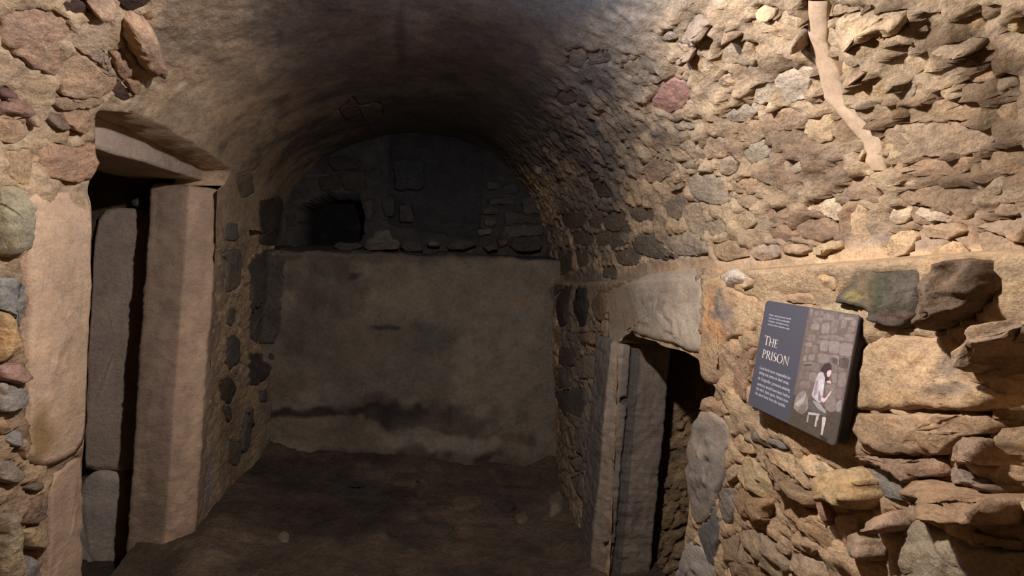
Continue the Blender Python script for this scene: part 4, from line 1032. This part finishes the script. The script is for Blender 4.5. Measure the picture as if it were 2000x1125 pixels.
for s in ['30,340 110,330 105,380 25,390', '120,320 190,340 180,400 115,390', '10,400 90,400 80,470 5,470', '100,410 190,420 150,500 95,480', '370,420 430,410 425,530 355,540', '340,560 405,555 390,650 330,640',
          '280,280 350,280 350,400 300,400', '300,420 350,420 345,500 305,500', '20,490 100,490 90,560 15,550', '250,640 330,630 345,740 300,770 240,740', '240,530 330,520 330,620 250,620', '375,270 460,290 440,380 365,400']:
    k = random.uniform(-9, 9); shape(grow(pq(SG, s)), tuple(c + k - 8 for c in WS), 2)
# sack, barrel, stool, seated prisoner
shape(pq(SH, '560,600 580,480 640,420 690,410 720,520 720,620 650,675 600,640'), (132, 120, 110), 3)
shape(pq(SH, '570,560 640,500 700,430 680,520 620,590'), (164, 152, 142), 4)
shape(pq(SH, '600,640 650,560 710,560 660,670'), (112, 100, 92), 4)
shape(pq(SG, '345,690 390,650 385,760 345,775'), (140, 130, 122), 3)
shape(pq(SG, '80,770 190,785 190,805 85,795'), (176, 164, 154), 3); shape(pq(SG, '160,800 185,800 160,910 140,905'), (178, 166, 158), 3); shape(pq(SG, '80,790 95,790 80,870 68,865'), (150, 138, 128), 3)
shape(pq(SG, '90,640 120,620 180,680 255,760 260,800 240,815 190,790 110,770 80,720'), (92, 84, 78), 4)
shape(pq(SG, '120,660 190,690 250,765 240,785 170,740'), (150, 140, 132), 5)
shape(pq(SG, '190,405 225,410 240,470 225,600 215,640 200,690 170,680 115,620 135,560 160,460'), (178, 166, 166), 5)
shape(pq(SG, '190,480 225,470 235,540 205,630 180,600'), (196, 184, 184), 6); shape(pq(SG, '150,520 175,460 170,600 130,630'), (140, 128, 128), 6); shape(pq(SG, '185,560 205,620 200,680 175,660'), (124, 112, 112), 6)
shape(pq(SG, '205,630 240,650 295,575 300,590 255,660 225,690 205,665'), (206, 172, 172), 7)
shape(pq(SG, '250,490 290,480 300,515 280,510 262,505'), (196, 162, 158), 7)
shape(pq(SG, '255,400 290,385 302,405 290,440 275,450 250,450'), (206, 176, 168), 7)
shape(pq(SG, '195,390 235,330 280,320 300,345 298,380 268,390 255,420 262,450 250,495 240,480 238,420 215,405'), (62, 52, 50), 8)
shape(pq(SG, '240,440 275,450 270,475 250,480'), (74, 58, 54), 9)
shape(pq(SG, '215,815 252,820 235,900 215,985 200,980 210,900'), (190, 176, 170), 5)
shape(pq(SG, '165,850 200,830 195,910 160,905'), (84, 70, 62), 4)
shape(pq(SG, '190,985 215,990 262,1020 250,1045 200,1015'), (52, 44, 42), 6)
pic = mesh_obj('printed_picture', PV, PF, print_material(), panel, smooth_shade=False, col=np.array(PC))
pic['label'] = 'brown print of a seated prisoner before a stone wall'

# serif capitals of the title, drawn as strokes
def arc(cx, cy, rx, ry, a0, a1, n=18): return [(cx + rx * math.cos(math.radians(a0 + (a1 - a0) * k / n)), cy + ry * math.sin(math.radians(a0 + (a1 - a0) * k / n))) for k in range(n + 1)]
def band(outer, inner): return [[outer[k], outer[k + 1], inner[k + 1], inner[k]] for k in range(len(outer) - 1)]
def rect(x0, y0, x1, y1): return [(x0, y0), (x1, y0), (x1, y1), (x0, y1)]
SW, TW, SE = 0.105, 0.05, 0.035      # stem, thin stroke, serif
def stem(x): return [rect(x - SW / 2, 0, x + SW / 2, 1), rect(x - SW * 1.2, 0, x + SW * 1.2, SE), rect(x - SW * 1.2, 1 - SE, x + SW * 1.2, 1)]
def glyph(ch):
    if ch == 'T': return 0.70, stem(0.35)[:2] + [rect(0.02, 0.945, 0.68, 1), [(0.02, 0.80), (0.05, 0.80), (0.09, 0.95), (0.02, 0.95)], [(0.68, 0.80), (0.65, 0.80), (0.61, 0.95), (0.68, 0.95)]]
    if ch == 'H': return 0.84, stem(0.16) + stem(0.68) + [rect(0.16, 0.49, 0.68, 0.54)]
    if ch == 'E': return 0.60, stem(0.16) + [rect(0.16, 0, 0.52, TW), rect(0.16, 0.49, 0.46, 0.54), rect(0.16, 1 - TW, 0.50, 1), rect(0.48, 0, 0.52, 0.16), rect(0.43, 0.43, 0.46, 0.60), rect(0.46, 0.85, 0.50, 1)]
    if ch == 'I': return 0.34, stem(0.17)
    if ch in 'PR':
        b = band(arc(0.20, 0.735, 0.36, 0.265, 90, -90), arc(0.20, 0.735, 0.25, 0.215, 90, -90))
        if ch == 'P': return 0.60, stem(0.16) + b
        return 0.72, stem(0.16) + b + [[(0.28, 0.49), (0.40, 0.49), (0.76, -0.02), (0.60, 0.02)]]
    if ch == 'O': return 0.90, band(arc(0.45, 0.5, 0.42, 0.52, 0, 360, 36), arc(0.45, 0.5, 0.31, 0.475, 0, 360, 36))
    if ch == 'N': return 0.88, [rect(0.13, 0, 0.18, 1), rect(0.70, -0.02, 0.75, 1), [(0.08, 1), (0.24, 1), (0.75, -0.02), (0.70, 0.02)], rect(0.06, 0, 0.26, SE), rect(0.62, 1 - SE, 0.83, 1)]
    if ch == 'S':
        c = arc(0.28, 0.75, 0.17, 0.225, 40, 250, 16) + arc(0.27, 0.26, 0.19, 0.24, 70, -140, 16)[1:]
        c = np.array(c); t = np.gradient(c, axis=0); t /= np.linalg.norm(t, axis=1, keepdims=True); nn = np.stack([-t[:, 1], t[:, 0]], -1)
        k = np.linspace(0, 1, len(c)); wd = 0.025 + 0.035 * np.exp(-((k - 0.5) / 0.22) ** 2)
        return 0.55, band((c + nn * wd[:, None]).tolist(), (c - nn * wd[:, None]).tolist()) + [rect(0.39, 0.80, 0.42, 0.97), rect(0.09, 0.03, 0.12, 0.22)]
def title(word, px0, px1, first_scale=None, name='title_letter'):
    """word set between two baseline pixels; each letter is a part"""
    a, b = uv([px0])[0], uv([px1])[0]
    return a, b
def letters(word, u0, v0, height, width, big_first=1.0):
    adv = [glyph(c)[0] * (big_first if i == 0 else 1) for i, c in enumerate(word)]
    sx = width / sum(adv); x = u0
    for i, ch in enumerate(word):
        k = big_first if i == 0 else 1.0
        V, F = [], []
        for poly in glyph(ch)[1]:
            ar = 0.5 * sum(poly[j][0] * poly[(j + 1) % len(poly)][1] - poly[j][1] * poly[(j + 1) % len(poly)][0] for j in range(len(poly)))
            b = len(V); V += [(x + p[0] * sx * k, v0 + p[1] * height * k, 0.0028) for p in (poly if ar > 0 else poly[::-1])]
            F.append(tuple(range(b, b + len(poly))))
        mesh_obj('title_letter', V, F, M_LETTER, panel, smooth_shade=False)
        x += adv[i] * sx
u_t, v_t = uv(pq(SF, '240,695'))[0]; u_t1 = uv(pq(SF, '420,752'))[0][0]
hT = uv(pq(SF, '262,563'))[0][1] - v_t
letters('THE', u_t - 0.002, v_t, hT * 0.86, u_t1 - u_t + 0.006, 1.16)
u_p, v_p = uv(pq(SF, '212,885'))[0]; u_p1 = uv(pq(SF, '575,1000'))[0][0]
letters('PRISON', u_p - 0.002, v_p, (uv(pq(SF, '232,765'))[0][1] - v_p), u_p1 - u_p + 0.008)
def text_line(s, u0, v0, size, width, mat=M_TEXT):
    c = bpy.data.curves.new('text_line', 'FONT'); c.body = s; c.size = size; c.resolution_u = 2
    c.offset = 0.0
    o = bpy.data.objects.new('text_tmp', c); COL.objects.link(o)
    bpy.context.view_layer.update()
    me = bpy.data.meshes.new_from_object(o.evaluated_get(bpy.context.evaluated_depsgraph_get()))
    bpy.data.objects.remove(o)
    co = np.zeros(len(me.vertices) * 3); me.vertices.foreach_get('co', co); co = co.reshape(-1, 3)
    k = width / max(1e-6, co[:, 0].max() - co[:, 0].min())
    co[:, 0] = (co[:, 0] - co[:, 0].min()) * k + u0; co[:, 1] += v0; co[:, 2] = 0.0028
    me.vertices.foreach_set('co', co.ravel()); me.update()
    me.name = 'text_line'; me.materials.clear(); me.materials.append(mat)
    o = bpy.data.objects.new('text_line', me); COL.objects.link(o); o.parent = panel
TXT = (1470, 705, 11.84)
for s, a, b in (('Local lords were responsible for', '165,180', '868,445'), ('doling out justice in their areas.', '145,290', '832,568'),
                ('At Craigmillar, prisoners awaiting', '120,420', '855,730'), ('sentence would have been held in', '100,548', '850,880'),
                ('this dark, dank space. Notice how', '80,655', '808,990'), ('the door locks from the outside.', '55,765', '748,1095')):
    p0, p1 = uv(pq(TXT, a))[0], uv(pq(TXT, b))[0]
    text_line(s, p0[0], p0[1], 0.0115, p1[0] - p0[0])
TT = (1490, 605, 22.5)
for s, a, b in (('Higher status prisoners would', '280,250', '1215,440'), ('have been held in comfortable', '255,385', '1165,580'),
                ('chambers, and kept in more', '230,520', '1110,725'), ('ordinary rooms within the castle.', '205,660', '1160,890')):
    p0, p1 = uv(pq(TT, a))[0], uv(pq(TT, b))[0]
    text_line(s, p0[0], p0[1], 0.0066, p1[0] - p0[0])

# ------------------------------------------------------------------ lamp on the vault, just above the frame
lamp = bpy.data.objects.new('ceiling_lamp', None); COL.objects.link(lamp); lamp.location = LAMP
lamp.rotation_euler = (math.radians(-LAMP_TILT), 0, 0)
thing(lamp, 'round bulkhead lamp fixed to the vault, glowing at the top edge', 'lamp')
V, F = lathe([(0.030, 0.045), (0.032, 0.060), (0.026, 0.120), (0.012, 0.190)], 24)
mesh_obj('lamp_stem', V, F, plain('lamp_grey', (70, 70, 72), 0.5, 0.3), lamp)
V, F = lathe([(0.150, 0.000), (0.152, 0.004), (0.110, 0.026), (0.040, 0.046), (0.030, 0.046), (0.036, 0.042), (0.106, 0.022), (0.148, 0.000)], 48)
F = F[:-2]
mesh_obj('lamp_shade', V, F, plain('shade_enamel', (90, 92, 96), 0.5, 0.2), lamp)
m, nt, b = nodes('lamp_glass')
b.inputs['Base Color'].default_value = (0.8, 0.85, 0.95, 1); b.inputs['Emission Color'].default_value = (0.8, 0.88, 1, 1); b.inputs['Emission Strength'].default_value = 1.0
V, F = lathe([(0.010, 0.040), (0.020, 0.030), (0.022, 0.022), (0.018, 0.012)], 24)
mesh_obj('lamp_bulb', V, F, m, lamp)
ld = bpy.data.lights.new('lamp_light', 'AREA'); ld.shape = 'DISK'; ld.size = 0.07; ld.energy = LAMP_POWER; ld.color = LAMP_COLOR
lo = bpy.data.objects.new('lamp_light', ld); COL.objects.link(lo); lo.parent = lamp; lo.location = (0, 0, -0.012)
gd = bpy.data.lights.new('lamp_glow', 'POINT'); gd.shadow_soft_size = 0.022; gd.energy = GLOW_POWER; gd.color = GLOW_COLOR
go = bpy.data.objects.new('lamp_glow', gd); COL.objects.link(go); go.parent = lamp; go.location = (0, 0.0, -0.010)

cool = bpy.data.objects.new('added_fill_lamp', None); COL.objects.link(cool); cool.location = COOL  # fill lamp added to lift the dark vault crown
thing(cool, 'added unseen cool fill lamp, tinting the vault crown blue', 'lamp')
V, F = lathe([(0.020, 0.020), (0.024, 0.024), (0.024, 0.060), (0.010, 0.085)], 24)
mesh_obj('fill_housing', V, F, plain('cool_housing', (90, 92, 96), 0.5, 0.3), cool)
m, nt, b = nodes('cool_lens')
b.inputs['Emission Color'].default_value = (*COOL_COLOR, 1); b.inputs['Emission Strength'].default_value = 2.0
V, F = lathe([(0.006, 0.010), (0.016, 0.014), (0.019, 0.022)], 24)
mesh_obj('lens', V, F, m, cool)  # glowing lens of the added fill lamp
kd = bpy.data.lights.new('added_fill_light', 'POINT'); kd.energy = COOL_POWER; kd.color = COOL_COLOR; kd.shadow_soft_size = 0.02
ko = bpy.data.objects.new('added_fill_light', kd); COL.objects.link(ko); ko.parent = cool; ko.location = (0, 0, -0.015)

# ------------------------------------------------------------------ loose stones on the earth floor
LOOSE = [('552,1042 566,1050 562,1062 545,1064 538,1052', 30, (124,108,90), 'r', 'small pale rounded stone on the earth floor beside the left wall'),
         ('818,1040 850,1022 892,1028 870,1050 830,1056', 22, (88,74,62), 'a', 'flat dark slab lying in the middle of the earth floor'),
         ('880,975 930,968 950,985 920,1000 885,995', 26, (112,94,72), 'a', 'tan flat stone on the floor right of the middle'),
         ('965,985 995,978 1012,990 990,1004', 22, (72,66,62), 'a', 'dark grey stone beside the tan flat stone on the floor'),
         ('755,925 800,920 845,935 830,950 770,948', 26, (98,82,66), 'r', 'low brown stone on the floor in front of the end wall'),
         ('1000,1010 1022,1004 1036,1016 1016,1026', 26, (120,104,84), 'r', 'small tan stone on the floor near the right wall foot'),
         ('1066,985 1090,965 1106,985 1098,1010 1074,1015', 60, (140,118,94), 'r', 'upright tan stone leaning at the foot of the right wall'),
         ('620,955 690,940 730,950 680,968 630,970', 16, (70,66,60), 'a', 'thin dark slab on the floor left of the middle')]
for i, (s, hmm, colr, form, lab) in enumerate(LOOSE):
    o = stone(pts('_', s), hmm, colr, form, 0, 0, None, 'loose_stone', back=0.02, seed=500 + i)
    thing(o, lab, 'stone', 'loose stones on the floor')
